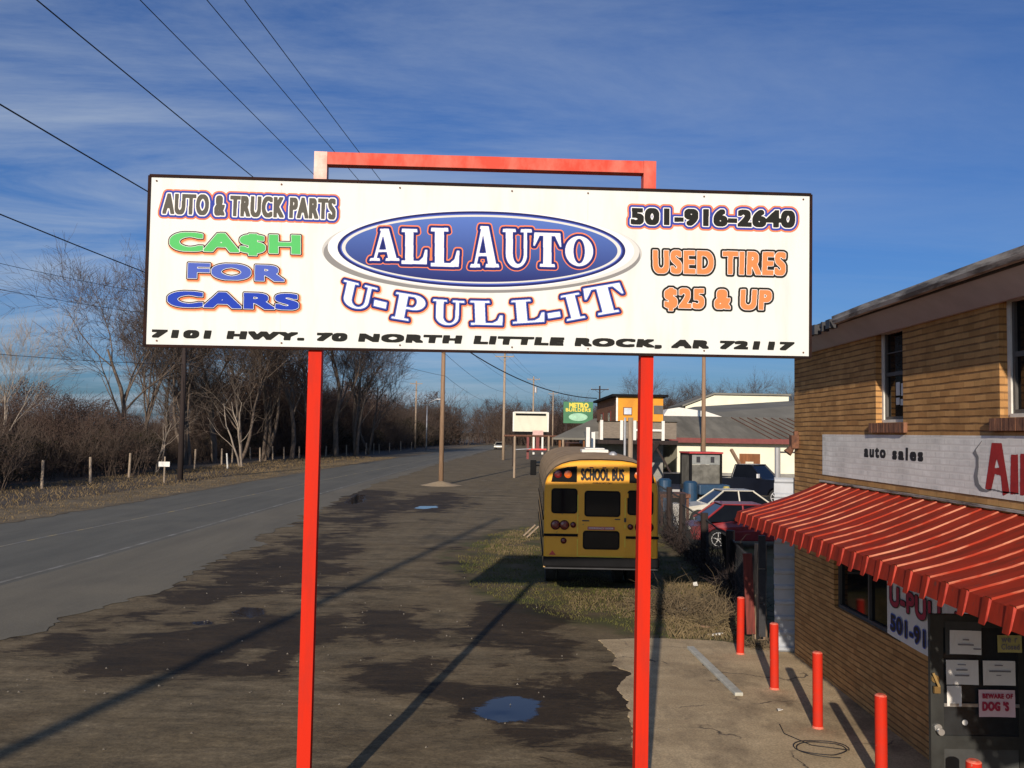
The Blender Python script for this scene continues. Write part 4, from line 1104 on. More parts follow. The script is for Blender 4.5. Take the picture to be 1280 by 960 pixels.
# ================================================================== BOLLARDS
def bollard(loc, label):
    root = empty('bollard', loc, 0, label, 'bollard', 'red bollards along the shop front')
    lean = random.uniform(-.012, .012)
    mb = MB(); r = .063
    mb.tube([(0, 0, -.05), (lean, 0, .955)], [r, r], 20, 0, cap=False)
    o = mb.build('pipe', 'bollard', root, smooth=True)
    mb = MB(); mb.tube([(lean, 0, .955), (lean, 0, .962), (lean, 0, .972)], [r, r - .004, r - .02], 20); mb.build('pipe_cap', 'bollard_worn', root)
    mb = MB(); mb.tube([(0, 0, .018), (0, 0, .046)], [.072, .066], 20); mb.build('base_collar', 'bollard_worn', root)
    return root
for (d_, x_, lab) in ((15.2, 3.93, 'red bollard farthest along the row beside the weeds'), (13.15, 3.90, 'red bollard second from the weeds near the corrugated sheet'), (11.45, 3.945, 'red bollard standing by the curled cable before the dark shop window'),
                      (9.62, 3.99, 'tall near red bollard in front of the vinyl banner'), (7.72, 3.98, 'nearest red bollard in front of the open papered door')):
    bollard((x_, d_, .0), lab)
# cable curled on the concrete
mb = MB(); pts = []
c = G(1030, 937, .028)
for k in range(70):
    t = k / 69; a = t * 11
    r_ = .30 + .10 * math.sin(t * 9)
    pts.append((c.x + r_ * math.cos(a) * 1.0 + .1 * t, c.y + r_ * .75 * math.sin(a), .027 + .01 * abs(math.sin(a * 2))))
e = Vector(pts[0])
pts = [(e.x - .55, e.y + .9, .027), (e.x - .6, e.y + .55, .027), (e.x - .4, e.y + .15, .027)] + pts
mb.tube(pts, .006, 6)
tag(mb.build('cable', 'wire', smooth=True), 'thin black cable curled loosely on the concrete by the bollards', 'cable')

# ================================================================== THE SCHOOL BUS
bus = empty('school_bus', (0, 0, 0), 0, 'yellow school bus parked on grass seen from behind', 'bus')
bc = D(751.5, 640, 19.1); bus.location = (bc.x, 19.1, 0); bus.rotation_euler = (0, 0, -R(1.2))
BZ = .00341; bx = lambda X: (X - 521) * BZ
bz = lambda Y: 3.12 - (Y - 178) * BZ
HW = 1.22; LEN = 10.6
def sect(inset=0.0, crown=0.0):
    h = HW - inset; pts = [(-h, .98), (-h, 2.42)]
    for k in range(1, 16):
        a = math.pi - math.pi * k / 16
        s = math.sin(a); cth = math.cos(a)
        pts.append((h * math.copysign(abs(cth) ** .62, cth), 2.42 + (.70 - inset + crown) * s ** .80))
    return pts + [(h, 2.42), (h, .98)]
secs = [(0, .035, -.03), (.02, .012, -.008), (.05, 0, 0), (.32, 0, .0)]
mb = MB(); vs = []; n = len(sect())
for y, i_, c_ in secs: vs += [(p[0], y, p[1]) for p in sect(i_, c_)]
fs = [tuple(range(n))] + [(k * n + i, k * n + i + 1, (k + 1) * n + i + 1, (k + 1) * n + i) for k in range(len(secs) - 1) for i in range(n - 1)]
mb.add(vs, fs)
body = mb.build('rear_body', 'bus_yellow', bus, fix=True)
mb = MB(); vs = []
for y, c_ in ((.32, .02), (.9, .09), (1.8, .13), (LEN, .13)): vs += [(p[0], y, p[1]) for p in sect(0, c_)]
mb.add(vs, [(k * n + i, k * n + i + 1, (k + 1) * n + i + 1, (k + 1) * n + i) for k in range(3) for i in range(1, n - 2)]); mb.f.append(tuple(range(3 * n, 4 * n))); mb.m.append(0)
rf = mb.build('roof', 'bus_roof', bus, fix=True)
for k in range(7):
    y = 1.6 + k * 1.35; sct = sect(-.012, .125)[1:-1]; vs = [(p[0], y, p[1]) for p in sct] + [(p[0], y + .06, p[1]) for p in sct]; m2 = len(sct)
    MB().add(vs, [(i, i + 1, m2 + i + 1, m2 + i) for i in range(m2 - 1)]).build('roof_rib', 'bus_roof', rf)
mb = MB(); mb.box(-.30, .34, 2.2, 2.9, 3.23, 3.31); mb.box(-.22, .26, 2.3, 2.8, 3.31, 3.345); mb.build('roof_hatch', 'white_paint', rf, bevel=.02)
mb = MB(); mb.tube([(.35, 1.2, 3.1), (.35, 1.2, 3.25), (.35, 1.2, 3.29)], [.10, .09, .04], 12); mb.build('roof_vent', 'metal_grey', rf)
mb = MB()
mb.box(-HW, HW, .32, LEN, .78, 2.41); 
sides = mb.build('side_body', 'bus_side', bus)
for k in range(11):
    y = .75 + k * .86
    for s in (-1, 1): MB().box(s * (HW + .006) - .005, s * (HW + .006) + .005, y, y + .68, 1.95, 2.40).build('side_window', 'glass_dark', sides)
mb = MB()
for s in (-1, 1):
    for z in (1.02, 1.42, 1.80): mb.box(s * (HW + .010) - .012, s * (HW + .010) + .012, .33, LEN - .1, z, z + .06)
mb.build('rub_rail', 'black', sides)
mb = MB(); mb.prism([(LEN, .8), (LEN + 1.9, .8), (LEN + 1.9, 1.35), (LEN + 1.6, 1.55), (LEN, 1.75)], 'x', -.95, .95); mb.build('hood', 'bus_yellow', bus, bevel=.06)
FY = -.004
def rr_plate(x0, x1, z0, z1, r, t, y=FY): return MB().prism(rrect(bx(x0), bx(x1), bz(z1), bz(z0), r), 'y', y - t, y + .002)
for (x0, x1), lamps in (((205, 366), ((247, 'lamp_red'), (310, 'lamp_amber'))), ((696, 855), ((750, 'lamp_amber'), (812, 'lamp_red')))):
    # lamp housings whose outer corner follows the roof curve
    s_ = 1 if x0 < 400 else -1; xo, xi = (x0, x1) if s_ > 0 else (x1, x0)
    P = [(xo, 316), (xi, 316), (xi, 216), (xi - s_ * 60, 222), (xo + s_ * 45, 236), (xo + s_ * 12, 258)]
    hs = MB().prism([(bx(a), bz(b)) for a, b in P], 'y', FY - .012, FY + .002).build('lamp_housing', 'black', bus, fix=True)
    for (x, m_) in lamps:
        mb = MB(); mb.tube([(bx(x), FY - .012, bz(268)), (bx(x), FY - .03, bz(268)), (bx(x), FY - .042, bz(268))], [.083, .080, .04], 18); mb.build('warning_lamp', m_, hs)
f = lambda u, v, l: (u, FY - .003 - l, v)
o = flat_text('lettering', 'SCHOOL BUS', [(bx(394), bz(232)), (bx(660), bz(232)), (bx(394), bz(302)), (bx(660), bz(302))], f, ['black_letter'], [(.014, 0, 0, Zr)], bus, .004, 1.12)
o = flat_text('lettering', 'EMERGENCY EXIT', [(bx(466), bz(316)), (bx(590), bz(316)), (bx(466), bz(325)), (bx(590), bz(325))], f, ['black_letter'], [(.002, 0, 0, Zr)], bus, .0025, 1.1, .02)
for x in (456, 537, 610): mb = MB(); mb.box(bx(x - 12), bx(x + 12), FY - .02, FY, bz(226), bz(219)); mb.build('marker_lamp', 'lamp_red', bus)
dr = MB().prism(rrect(bx(381), bx(678), bz(782), bz(347), .02), 'y', FY - .008, FY + .002).build('rear_door', 'bus_yellow', bus, fix=True)
mb = MB()
for (x0, x1, y0, y1) in ((371, 377, 395, 632), (371, 377, 670, 778), (668, 674, 395, 600), (668, 674, 665, 740), (381, 660, 776, 781)):
    mb.box(bx(x0), bx(x1), FY - .014, FY - .009, bz(y1), bz(y0))
mb.build('reflective_tape', 'bus_trim', dr)
for (x0, x1, y0, y1, par) in ((415, 641, 368, 530, dr), (407, 637, 617, 734, dr), (207, 371, 356, 513, bus), (684, 846, 362, 516, bus)):
    fr = rr_plate(x0, x1, y0, y1, .07, .016).build('window', 'black', par, fix=True)
    rr_plate(x0 + 9, x1 - 9, y0 + 9, y1 - 9, .055, .004, FY - .017).build('pane', 'glass_dark', fr, fix=True)
for (x, y, r_) in ((235, 585, .092), (291, 585, .092), (346, 583, .05), (287, 683, .052), (704, 590, .05), (762, 590, .092), (818, 590, .092), (768, 686, .05)):
    mb = MB(); mb.tube([(bx(x), FY, bz(y)), (bx(x), FY - .02, bz(y))], [r_ + .012, r_ + .012], 20, 0); mb.tube([(bx(x), FY - .02, bz(y)), (bx(x), FY - .035, bz(y)), (bx(x), FY - .045, bz(y))], [r_, r_ * .9, r_ * .4], 20, 1); mb.build('tail_lamp', ['black', 'lamp_red'], bus)
MB().box(bx(163), bx(376), FY - .022, FY, bz(656), bz(640)).build('rub_rail', 'black', bus); MB().box(bx(676), bx(882), FY - .022, FY, bz(664), bz(648)).build('rub_rail', 'black', bus)
mb = MB(); mb.prism([(bx(195), bz(772)), (bx(240), bz(772)), (bx(218), bz(745))], 'y', FY - .004, FY); mb.build('sticker', 'sticker_red', bus, fix=True)
for zz in (395, 560, 730): MB().box(bx(668), bx(690), FY - .026, FY - .0085, bz(zz + 14), bz(zz - 14)).build('hinge', 'bus_yellow', dr)
mb = MB(); mb.box(bx(436), bx(606), FY - .012, FY - .0085, bz(612), bz(592)); mb.build('decal', 'sticker_pink', dr)
g = lambda u, v, l: (u, FY - .0135, v)
flat_text('lettering', 'EMERGENCY DOOR', [(bx(444), bz(597)), (bx(598), bz(597)), (bx(444), bz(607)), (bx(598), bz(607))], g, ['white_paint'], [(.002, 0, 0, Zr)], dr, .0025, 1.1, .02)
mb = MB(); mb.box(bx(402), bx(446), FY - .013, FY - .0085, bz(560), bz(552)); mb.box(bx(606), bx(640), FY - .013, FY - .0085, bz(548), bz(541)); mb.box(bx(664), bx(676), FY - .05, FY - .01, bz(560), bz(535)); mb.build('door_handle', 'metal_dark', dr)
mb = MB(); mb.box(-HW - .01, HW + .01, -.14, .06, bz(838), bz(783)); mb.box(-HW + .05, HW - .05, -.10, .02, bz(858), bz(838)); mb.build('bumper', 'black', bus, bevel=.02)
mb = MB(); mb.box(-HW + .02, HW - .02, -.115, -.102, bz(852), bz(846)); mb.build('bumper_lip', 'metal_dark', bus)
mb = MB(); mb.box(-.45, .45, 1.6, LEN, .66, .95); mb.box(-HW + .05, HW - .05, .2, LEN, .9, .975); mb.build('chassis', 'black', bus)
for (y, xs_) in ((3.3, (-1.0, -.68, .68, 1.0)), (9.6, (-1.0, 1.0))):
    for x in xs_:
        w = MB(); w.tube([(x - .13, y, .50), (x - .11, y, .50), (x + .11, y, .50), (x + .13, y, .50)], [.42, .50, .50, .42], 24); w = w.build('wheel', 'tyre', bus)
        MB().tube([(x - .14, y, .5), (x + .14, y, .5)], .27, 18).build('rim', 'metal_dark', w)
for s in (-1, 1):
    mb = MB(); mb.box(s * 1.42 - .10, s * 1.42 + .10, LEN - .2, LEN - .1, 2.28, 2.78); mb.bar((s * 1.2, LEN - .1, 2.6), (s * 1.4, LEN - .14, 2.6), .04); mb.build('side_mirror', 'black', bus, bevel=.02)
# loose boards lying against the bus
for (x0, y0, x1, y1, lab) in ((654, 671, 673, 650, 'long pale board leaning on the grass beside the bus'), (658, 673, 674, 657, 'short pale board lying under the longer one beside the bus')):
    a = G(x0, y0); b = G(x0, y0) + Vector((.42, .1, .42))
    tag(MB().bar(a + Vector((0, 0, .03)), b, .09, .03).build('loose_board', 'wood_pale'), lab, 'board')

# ================================================================== YARD ON THE RIGHT: FENCE, VEHICLES, JUNK
fence = empty('yard_fence', (4.7, 16.6, 0), 0, 'dark leaning chain link yard fence on old wooden posts', 'fence')
fp = [(4.66, 17.0, 1.45), (5.05, 20.3, 1.55), (5.24, 23.9, 1.62), (5.40, 28.0, 1.85), (5.52, 30.6, 1.9), (5.6, 34, 1.9)]
for x, y, h in fp:
    mb = MB(); lx, ly = random.uniform(-.06, .06), random.uniform(-.05, .05)
    mb.tube([(x - 4.7, y - 16.6, -.1), (x - 4.7 + lx * .5, y - 16.6, h * .5), (x - 4.7 + lx, y - 16.6 + ly, h)], [.115, .11, .10], 8); mb.build('post', 'wood_dark', fence)
mb = MB(); sp = .11
for (a, b) in zip(fp[:-1], fp[1:]):
    A = Vector((a[0] - 4.7, a[1] - 16.6, 0)); B = Vector((b[0] - 4.7, b[1] - 16.6, 0)); L = (B - A).length; H = min(a[2], b[2]) - .1
    k = -H
    while k < L:
        for s in (0, 1):
            x0, z0, x1, z1 = k, 0.02, k + H, H
            if x0 < 0: z0 += -x0; x0 = 0
            if x1 > L: z1 -= x1 - L; x1 = L
            if x1 - x0 > .02:
                p = A.lerp(B, x0 / L); q = A.lerp(B, x1 / L)
                if s == 0: mb.tube([p + Vector((0, 0, z0)), q + Vector((0, 0, z1))], .0035, 3, cap=False)
                else: mb.tube([p + Vector((0, 0, H - z0 + .02)), q + Vector((0, 0, H - z1 + .02))], .0035, 3, cap=False)
        k += sp
    mb.tube([A + Vector((0, 0, H)), A.lerp(B, .5) + Vector((.03, 0, H - .08)), B + Vector((0, 0, H))], .02, 6)
mb.build('chain_mesh', 'net', fence)
mb = MB(); vs = []; n = 9
for j in range(5):
    for i in range(n): vs.append((.32 + .05 * math.sin(i * 1.7 + j) - .02 * j, 2.2 + 1.9 * i / (n - 1), .1 + 1.35 * j / 4 - .1 * math.sin(math.pi * i / (n - 1)) * (j == 4)))
mb.add(vs, [(j * n + i, j * n + i + 1, (j + 1) * n + i + 1, (j + 1) * n + i) for j in range(4) for i in range(n - 1)])
mb.build('black_screen', 'black', fence, smooth=True)
mb = MB(); mb.tube([(4.62, 16.45, -.1), (4.60, 16.43, .8), (4.63, 16.45, 1.72)], [.14, .125, .115], 9)
tag(mb.build('gate_post', 'old_wood'), 'thick split weathered post at the corner of the shop', 'post')
mb = MB(); mb.bar((4.42, 16.35, .1), (4.36, 16.38, 1.55), .16, .05)
tag(mb.build('leaning_board', 'board_red'), 'red brown board leaning on the split weathered post', 'board')
mb = MB(); w0, w1_ = 4.55, 5.5; n = 40; vs = []
prof = [(0, 0), (.03, -.03), (.07, -.03), (.10, 0)]; zs_ = []; z = .03
while z < 3.08:
    for a, h in prof:
        if z + a < 3.09: zs_.append((z + a, h))
    z += .26
for z, h in zs_: vs += [(w0 + .012 * mnoise.noise(Vector((z, 0, 0))), 15.36 + h, z), (w1_, 15.36 + h, z)]
mb.add(vs, [(2 * i, 2 * i + 1, 2 * i + 3, 2 * i + 2) for i in range(len(zs_) - 1)])
o = mb.build('corrugated_sheet', 'corrug'); so = o.modifiers.new('s', 'SOLIDIFY'); so.thickness = .004
tag(o, 'tall pale ribbed metal sheet closing the gap beside the brick corner', 'metal sheet')
mb = MB(); mb.tube([(4.68, 15.6, -.1), (4.68, 15.6, 3.5)], .05, 10)
tag(mb.build('steel_pipe', 'metal_grey'), 'plain upright steel pipe rising behind the ribbed metal sheet', 'pipe')
mb = MB()
for z in (.15, .75, 1.35): mb.box(4.44, 4.56, 15.9, 15.95, z, z + .58)
tag(mb.build('junk_panel', 'metal_dark'), 'dark stacked panel scraps between the split post and the metal sheet', 'scrap panel')

def wheel(parent, x, y, r, w, rimm='chrome', spokes=5):
    t = MB(); s = 1 if x > 0 else -1
    t.tube([(x - w / 2, y, r), (x - w / 2 + .02, y, r), (x + w / 2 - .02, y, r), (x + w / 2, y, r)], [r * .86, r, r, r * .86], 26); t = t.build('wheel', 'tyre', parent)
    m = MB(); ox = x + s * (w / 2 + .004)
    for k in range(spokes):
        a = 2 * math.pi * k / spokes + .3
        m.bar((ox, y + math.cos(a) * .05 * r, r + math.sin(a) * .05 * r), (ox, y + math.cos(a) * r * .66, r + math.sin(a) * r * .66), r * .17, .025)
    m.tube([(ox - s * .02, y, r), (ox + s * .012, y, r)], r * .14, 12)
    ringp = [(ox, y + math.cos(a) * r * .66, r + math.sin(a) * r * .66) for a in [2 * math.pi * k / 24 for k in range(25)]]
    m.tube(ringp, r * .035, 5, cap=False)
    m.build('rim', rimm, t)
def car(name, loc, rz, label, paint, L=4.6, W=1.74, H=1.38, wr=.32, roof=None, cat='car', group=None, cab=0.0):
    """front points to +y locally"""
    root = empty(name, loc, rz, label, cat, group)
    bel = H * .64; y0, y1 = -L / 2, L / 2; fa, ra = y1 - .92, y0 + .88
    def arch(c):   # wheel arch points, walking from front to rear along the sill
        return [(c + (wr + .06) * math.cos(a), .22 + max(0, (wr + .06) * math.sin(a)) + .06) for a in [R(t) for t in range(0, 181, 20)]]
    side = [(y1 - .02, .30), (y1, .50), (y1 - .06, bel * .80), (y1 - 1.15, bel * .97), (y1 - 1.35, bel), (y0 + .75, bel), (y0 + .08, bel * .98), (y0, .58), (y0 + .05, .28)] + list(reversed(arch(ra))) + list(reversed(arch(fa)))
    mb = MB(); n = len(side); hw = W / 2
    xs = [(-hw + .03, 1), (-hw, .97), (hw, .97), (hw - .03, 1)]
    vs = []
    for sg_, (xo) in ((-1, -hw), (1, hw)):
        for (y, z) in side: vs.append((xo - sg_ * (.05 if z > bel * .9 else 0.0), y, z))
    mb.add(vs, [tuple(range(n)), tuple(reversed(range(n, 2 * n)))] + [(i, n + i, n + (i + 1) % n, (i + 1) % n) for i in range(n)])
    body = mb.build('body', paint, root, bevel=.035, fix=True)
    # cabin
    cb = [(y1 - 1.30 + cab, bel - .02), (y1 - 2.0 + cab, H), (y0 + 1.35 + cab, H), (y0 + .62 + cab, bel - .02)]
    mb = MB(); vi, vt = hw - .06, hw - .24
    base = [(s * (vi if z < H else vt), y, z - .01) for s in (-1, 1) for y, z in cb]
    mb.add(base, [(0, 1, 2, 3), (7, 6, 5, 4), (0, 4, 5, 1), (2, 6, 7, 3)])
    mb.build('window', 'glass_dark', body, fix=True)
    mb = MB()
    for s in (-1, 1):
        q = [Vector((s * (vi + .004 if z < H else vt + .004), y, z)) for y, z in cb]
        mb.bar(q[0], q[1], .06, .06); mb.bar(q[3], q[2], .09, .06)
        mid_b = Vector((s * (vi + .004), (cb[0][0] + cb[3][0]) / 2, bel)); mid_t = Vector((s * (vt + .004), (cb[1][0] + cb[2][0]) / 2, H)); mb.bar(mid_b, mid_t, .06, .03)
    mb.box(-vt - .03, vt + .03, cb[2][0] - .04, cb[1][0] + .04, H - .005, H + .035)
    mb.build('roof', roof or paint, body, bevel=.015)
    for y in (fa, ra):
        for s in (-1, 1): wheel(root, s * (hw - .10), y, wr, .2)
    for s in (-1, 1):
        mb = MB(); mb.box(s * (hw - .32) - .2, s * (hw - .32) + .2, y1 - .05, y1 + .012, bel * .62, bel * .78); mb.build('headlight', 'lamp_clear', body)
        mb = MB(); mb.box(s * (hw - .3) - .2, s * (hw - .3) + .2, y0 - .012, y0 + .05, bel * .68, bel * .86); mb.build('tail_light', 'lamp_red', body)
        mb = MB(); mb.box(s * (hw + .07) - .08, s * (hw + .07) + .08, y1 - 1.55, y1 - 1.45, bel, bel + .13); mb.build('side_mirror', paint, body, bevel=.02)
    mb = MB(); mb.box(-hw + .02, hw - .02, y1 - .04, y1 + .06, .32, .50); mb.box(-hw + .02, hw - .02, y0 - .06, y0 + .04, .34, .52); mb.build('bumper', 'black', body, bevel=.02)
    return root
LEFT = math.pi / 2          # local +y -> -x
p = D(908, 640, 29.3)
car('parked_car', (p.x + 1.05, 29.9, 0), LEFT, 'maroon car with bright alloy wheel nosed up behind the yard fence', 'car_red', H=1.42, wr=.325, cab=.85)
car('parked_car', (9.0, 37.2, 0), LEFT + R(4), 'dusty white car with dark glass parked behind the maroon car', 'car_white', H=1.42)
car('parked_car', (9.35, 50.5, 0), R(170), 'small dark car beyond the white car, near the bus side', 'car_black', H=1.5)

def pickup(loc, rz, label):
    root = empty('pickup_truck', loc, rz, label, 'truck'); hw = .96
    y1, y0 = 2.7, -2.7
    side = [(y1, .52), (y1, 1.0), (y1 - .08, 1.18), (.95, 1.24), (.95, 1.26), (-.55, 1.28), (-.58, 1.22), (y0, 1.2), (y0, .56)]
    def arch(c): return [(c + .47 * math.cos(R(t)), .45 + .42 * math.sin(R(t))) for t in range(180, -1, -20)]
    side = side + arch(-1.65)[0:] + arch(1.75)
    mb = MB(); n = len(side); vs = [(-hw, *p) for p in side] + [(hw, *p) for p in side]
    mb.add(vs, [tuple(range(n)), tuple(reversed(range(n, 2 * n)))] + [(i, n + i, n + (i + 1) % n, (i + 1) % n) for i in range(n)])
    body = mb.build('body', 'car_navy', root, bevel=.03, fix=True)
    mb = MB(); mb.box(-hw + .1, hw - .1, y0 + .1, -.7, 1.19, 1.215); mb.build('bed_liner', 'black', body)
    cb = [(1.0, 1.24), (.42, 1.86), (-.42, 1.86), (-.56, 1.24)]
    mb = MB(); base = [(s * (hw - .05 if z < 1.5 else hw - .2), y, z) for s in (-1, 1) for y, z in cb]
    mb.add(base, [(0, 1, 2, 3), (7, 6, 5, 4), (0, 4, 5, 1), (2, 6, 7, 3)]); mb.build('window', 'glass_dark', body, fix=True)
    mb = MB(); mb.box(-hw + .17, hw - .17, -.46, .46, 1.855, 1.90)
    for s in (-1, 1):
        q = [Vector((s * (hw - .045 if z < 1.5 else hw - .195), y, z)) for y, z in cb]; mb.bar(q[0], q[1], .07); mb.bar(q[3], q[2], .14, .07)
    mb.build('cab_frame', 'car_navy', body, bevel=.015)
    for s in (-1, 1):
        for y in (1.75, -1.65): wheel(root, s * (hw - .1), y, .39, .25, 'chrome', 6)
        mb = MB(); mb.box(s * .68 - .17, s * .68 + .17, y1 - .02, y1 + .02, .88, 1.06); mb.build('headlight', 'lamp_clear', body)
        mb = MB(); mb.box(s * .905 - .055, s * .905 + .06, y1 - .12, y1 + .018, .88, 1.06); mb.build('turn_signal', 'lamp_amber', body)
        mb = MB(); mb.box(s * (hw + .12) - .1, s * (hw + .12) + .1, .85, .93, 1.28, 1.48); mb.build('side_mirror', 'chrome', body)
    mb = MB(); mb.box(-hw, hw, y1 - .02, y1 + .14, .52, .72); mb.build('bumper', 'chrome', body, bevel=.03)
    mb = MB(); mb.box(-.5, .5, y1, y1 + .015, .80, 1.06); mb.build('grille', 'metal_dark', body)
    return root
p = G(952, 619)
o = pickup((13.35, 49.5, 0), R(180 + 50), 'dark navy pickup truck with amber turn signals by the cream wall'); o.scale = (1.12, 1.12, 1.12)

# machine cab, barrels and other junk behind the fence
p = D(876, 600, 46)
mc = empty('machine_cab', (p.x, 46, 0), R(8), 'grey glazed machine cab with dark frame and red roof edge', 'machine')
mb = MB(); mb.box(-.85, .85, -.75, .75, .9, 1.15); mb.box(-.7, .7, -.6, .6, .1, .9); mb.build('chassis', 'car_black', mc)
mb = MB()
for s in (-1, 1):
    for t in (-1, 1): mb.box(s * .80 - .06, s * .80 + .06, t * .7 - .06, t * .7 + .06, 1.15, 2.75)
mb.box(-.86, .86, -.76, -.64, 2.70, 2.757); mb.box(-.86, .86, .64, .76, 2.70, 2.757); mb.box(-.86, -.74, -.64, .64, 2.70, 2.757); mb.box(.74, .86, -.64, .64, 2.70, 2.757)
mb.build('frame', 'black', mc)
mb = MB(); mb.box(-.74, .74, -.72, -.69, 2.2, 2.72); mb.build('panel', mat('pale_cab_panel', (.27, .28, .265), .6), mc)
mb = MB(); mb.box(-.74, .74, -.71, -.69, 1.16, 2.19); mb.box(.80, .81, -.63, .63, 1.16, 2.7); mb.box(-.81, -.80, -.63, .63, 1.16, 2.7); mb.build('windscreen', mat('dusty_cab_glass', (.20, .19, .16), .3, color2=(.09, .085, .07), scale=2.5), mc)
mb = MB(); mb.box(-.90, .90, -.8, .8, 2.76, 2.84); mb.build('roof', mat('red_cab_roof', (.5, .05, .05), .6), mc)
for x in (-.4, .35): mb = MB(); mb.box(x - .1, x + .1, -.735, -.72, 2.3, 2.6); mb.build('vent', 'metal_dark', mc)
mb = MB(); mb.box(-.8, .8, -2.0, -.85, .75, 1.25); mb.build('hood', 'blue_plastic', mc, bevel=.06)
for px, dd, lab in ((863, 41, 'blue plastic drum standing by the machine cab'), (831, 43, 'blue drum half hidden by the bus corner')):
    p = D(px, 600, dd); dr_ = MB(); dr_.tube([(p.x, dd, 0), (p.x, dd, .05), (p.x, dd, .5), (p.x, dd, .52), (p.x, dd, .54), (p.x, dd, 1.2), (p.x, dd, 1.5), (p.x, dd, 1.58)], [.30, .32, .32, .34, .32, .32, .32, .22], 18)
    o = dr_.build('drum', 'blue_plastic'); tag(o, lab, 'drum')
p = D(843.5, 640, 33)
mb = MB(); mb.box(p.x - .20, p.x + .20, 33, 33.6, 0, 1.15); o = mb.build('scrap_cabinet', 'white_paint', bevel=.03); tag(o, 'dirty white cabinet standing between two dark fence posts', 'cabinet')
MB().box(p.x - .17, p.x + .17, 32.99, 33.002, .1, .7).build('door', 'white_paint', o); MB().box(p.x + .08, p.x + .1, 32.96, 32.99, .8, 1.0).build('handle', 'metal_grey', o)
p = D(848, 616, 36)
mb = MB(); mb.box(p.x - .75, p.x + .5, 36, 37.5, 1.15, 1.3); mb.box(p.x - .7, p.x - .6, 36.1, 36.2, 0, 1.15); mb.box(p.x + .35, p.x + .45, 36.1, 36.2, 0, 1.15); mb.box(p.x - .7, p.x - .6, 37.3, 37.4, 0, 1.15); mb.box(p.x + .35, p.x + .45, 37.3, 37.4, 0, 1.15)
tag(mb.build('rusty_table', 'rust'), 'rusty steel bench beyond the fence with the white cabinet before it', 'bench')
p = D(908, 606, 43); mb = MB(); mb.tube([(p.x, 43, 0), (p.x, 43, 1.0), (p.x, 43, 1.25)], [.25, .25, .12], 12); tag(mb.build('gas_bottle', mat('dull_yellow_paint', (.45, .36, .10), .6)), 'dull yellow bottle shaped tank at the foot of the tall pole', 'tank')
a = D(914, 562, 55); b = D(938, 586, 53)
tag(MB().bar((a.x, 55, a.z), (b.x, 53, .9), .16, .16).build('leaning_timber', 'wood_pole'), 'slanting timber beam before the cream wall', 'beam')

# ================================================================== POLES AND WIRES
def pole(x, y, h, r, label, m='wood_pole', arms=True, lean=0.0, heading=R(4.2), group='wooden utility poles', transformer=False, top=0.0):
    root = empty('utility_pole', (x, y, 0), -heading, label, 'utility pole', group)
    mb = MB(); mb.tube([(0, 0, -.2), (lean * .5, 0, h * .5), (lean, 0, h + top)], [r, r * .85, r * .68], 12); mb.build('pole', m, root, smooth=True)
    if arms:
        mb = MB(); mb.box(lean - 1.25, lean + 1.25, -r - .12, -r, h - .58, h - .46); mb.bar((lean - .7, -r - .06, h - .55), (lean, -r - .02, h - 1.1), .04); mb.bar((lean + .7, -r - .06, h - .55), (lean, -r - .02, h - 1.1), .04); ar = mb.build('crossarm', m, root)
        for q in (-1.15, .0, 1.15):
            z0 = h - .46 if q else h - .05
            mb = MB(); mb.tube([(lean + q, -.06 - r if q else 0, z0), (lean + q, -.06 - r if q else 0, z0 + .1), (lean + q, -.06 - r if q else 0, z0 + .16)], [.05, .06, .03], 8); mb.build('insulator', 'metal_grey', ar)
    if transformer:
        mb = MB(); mb.tube([(lean + .45, 0, h - 3.2), (lean + .45, 0, h - 3.1), (lean + .45, 0, h - 2.1), (lean + .45, 0, h - 2.0)], [.25, .28, .28, .2], 14); mb.build('transformer', 'metal_grey', root)
    return root
PH = 14.15
line = [(-13.4, -70), (-9.4, -10), (-4.72, 60.5), (-1.0, 117), (4.3, 176), (11.2, 240), (21, 320)]
labs = [None, 'tall wooden utility pole nearest the billboard whose long shadow crosses the lot', 'brown utility pole rising from a heap of sandy soil in the dirt lot', 'pale utility pole standing beside the pipe gate', 'distant utility pole carrying a transformer behind the blank marquee', 'distant thin utility pole between the marquee and the green sign', 'farthest utility pole of the row beyond the green sign']
for (x, y), lab in zip(line, labs):
    if lab: pole(x, y, PH if y < 150 else PH + .6, .17 if y < 100 else .2, lab, 'wood_pale' if y > 100 else 'wood_pole', transformer=y == 176, top=1.9 if y < 0 else 0.0)
b_ = G(553, 608)
mb = MB(); vs = [(0, 0, .33)]; n = 22; R2 = [.45, .9, 1.35]; Hh = [.22, .10, .01]
for k, r_ in enumerate(R2):
    for i in range(n):
        a = 2 * math.pi * i / n; rr = r_ * (1 + .25 * mnoise.noise(Vector((math.cos(a) * 1.5, math.sin(a) * 1.5, k))))
        vs.append((rr * math.cos(a), rr * math.sin(a), Hh[k]))
fs = [(0, 1 + i, 1 + (i + 1) % n) for i in range(n)] + [(1 + k * n + i, 1 + (k + 1) * n + i, 1 + (k + 1) * n + (i + 1) % n, 1 + k * n + (i + 1) % n) for k in range(2) for i in range(n)]
o = mb.add(vs, fs).build('soil_heap', 'sand', smooth=True); o.location = (-4.72, 60.4, 0); tag(o, 'low heap of sandy soil around the foot of the brown utility pole', 'soil heap')
pole(*G(225, 601).xy, 13.2, .20, 'dark utility pole across the highway behind the wire fence', 'wood_dark')
pole(-19.0, 176, 13.5, .2, 'pale utility pole at the far tree edge across the highway', 'wood_pale')
pole(13.0, 60, 10.2, .17, 'bare wooden pole standing before the cream wall', 'wood_pole', arms=False)
pole(12.4, 125, 10.4, .16, 'utility pole rising behind the orange house', 'wood_dark')
sl = empty('street_light', (-16.4, 172, 0), 0, 'grey street light with curved arm across the highway', 'street light')
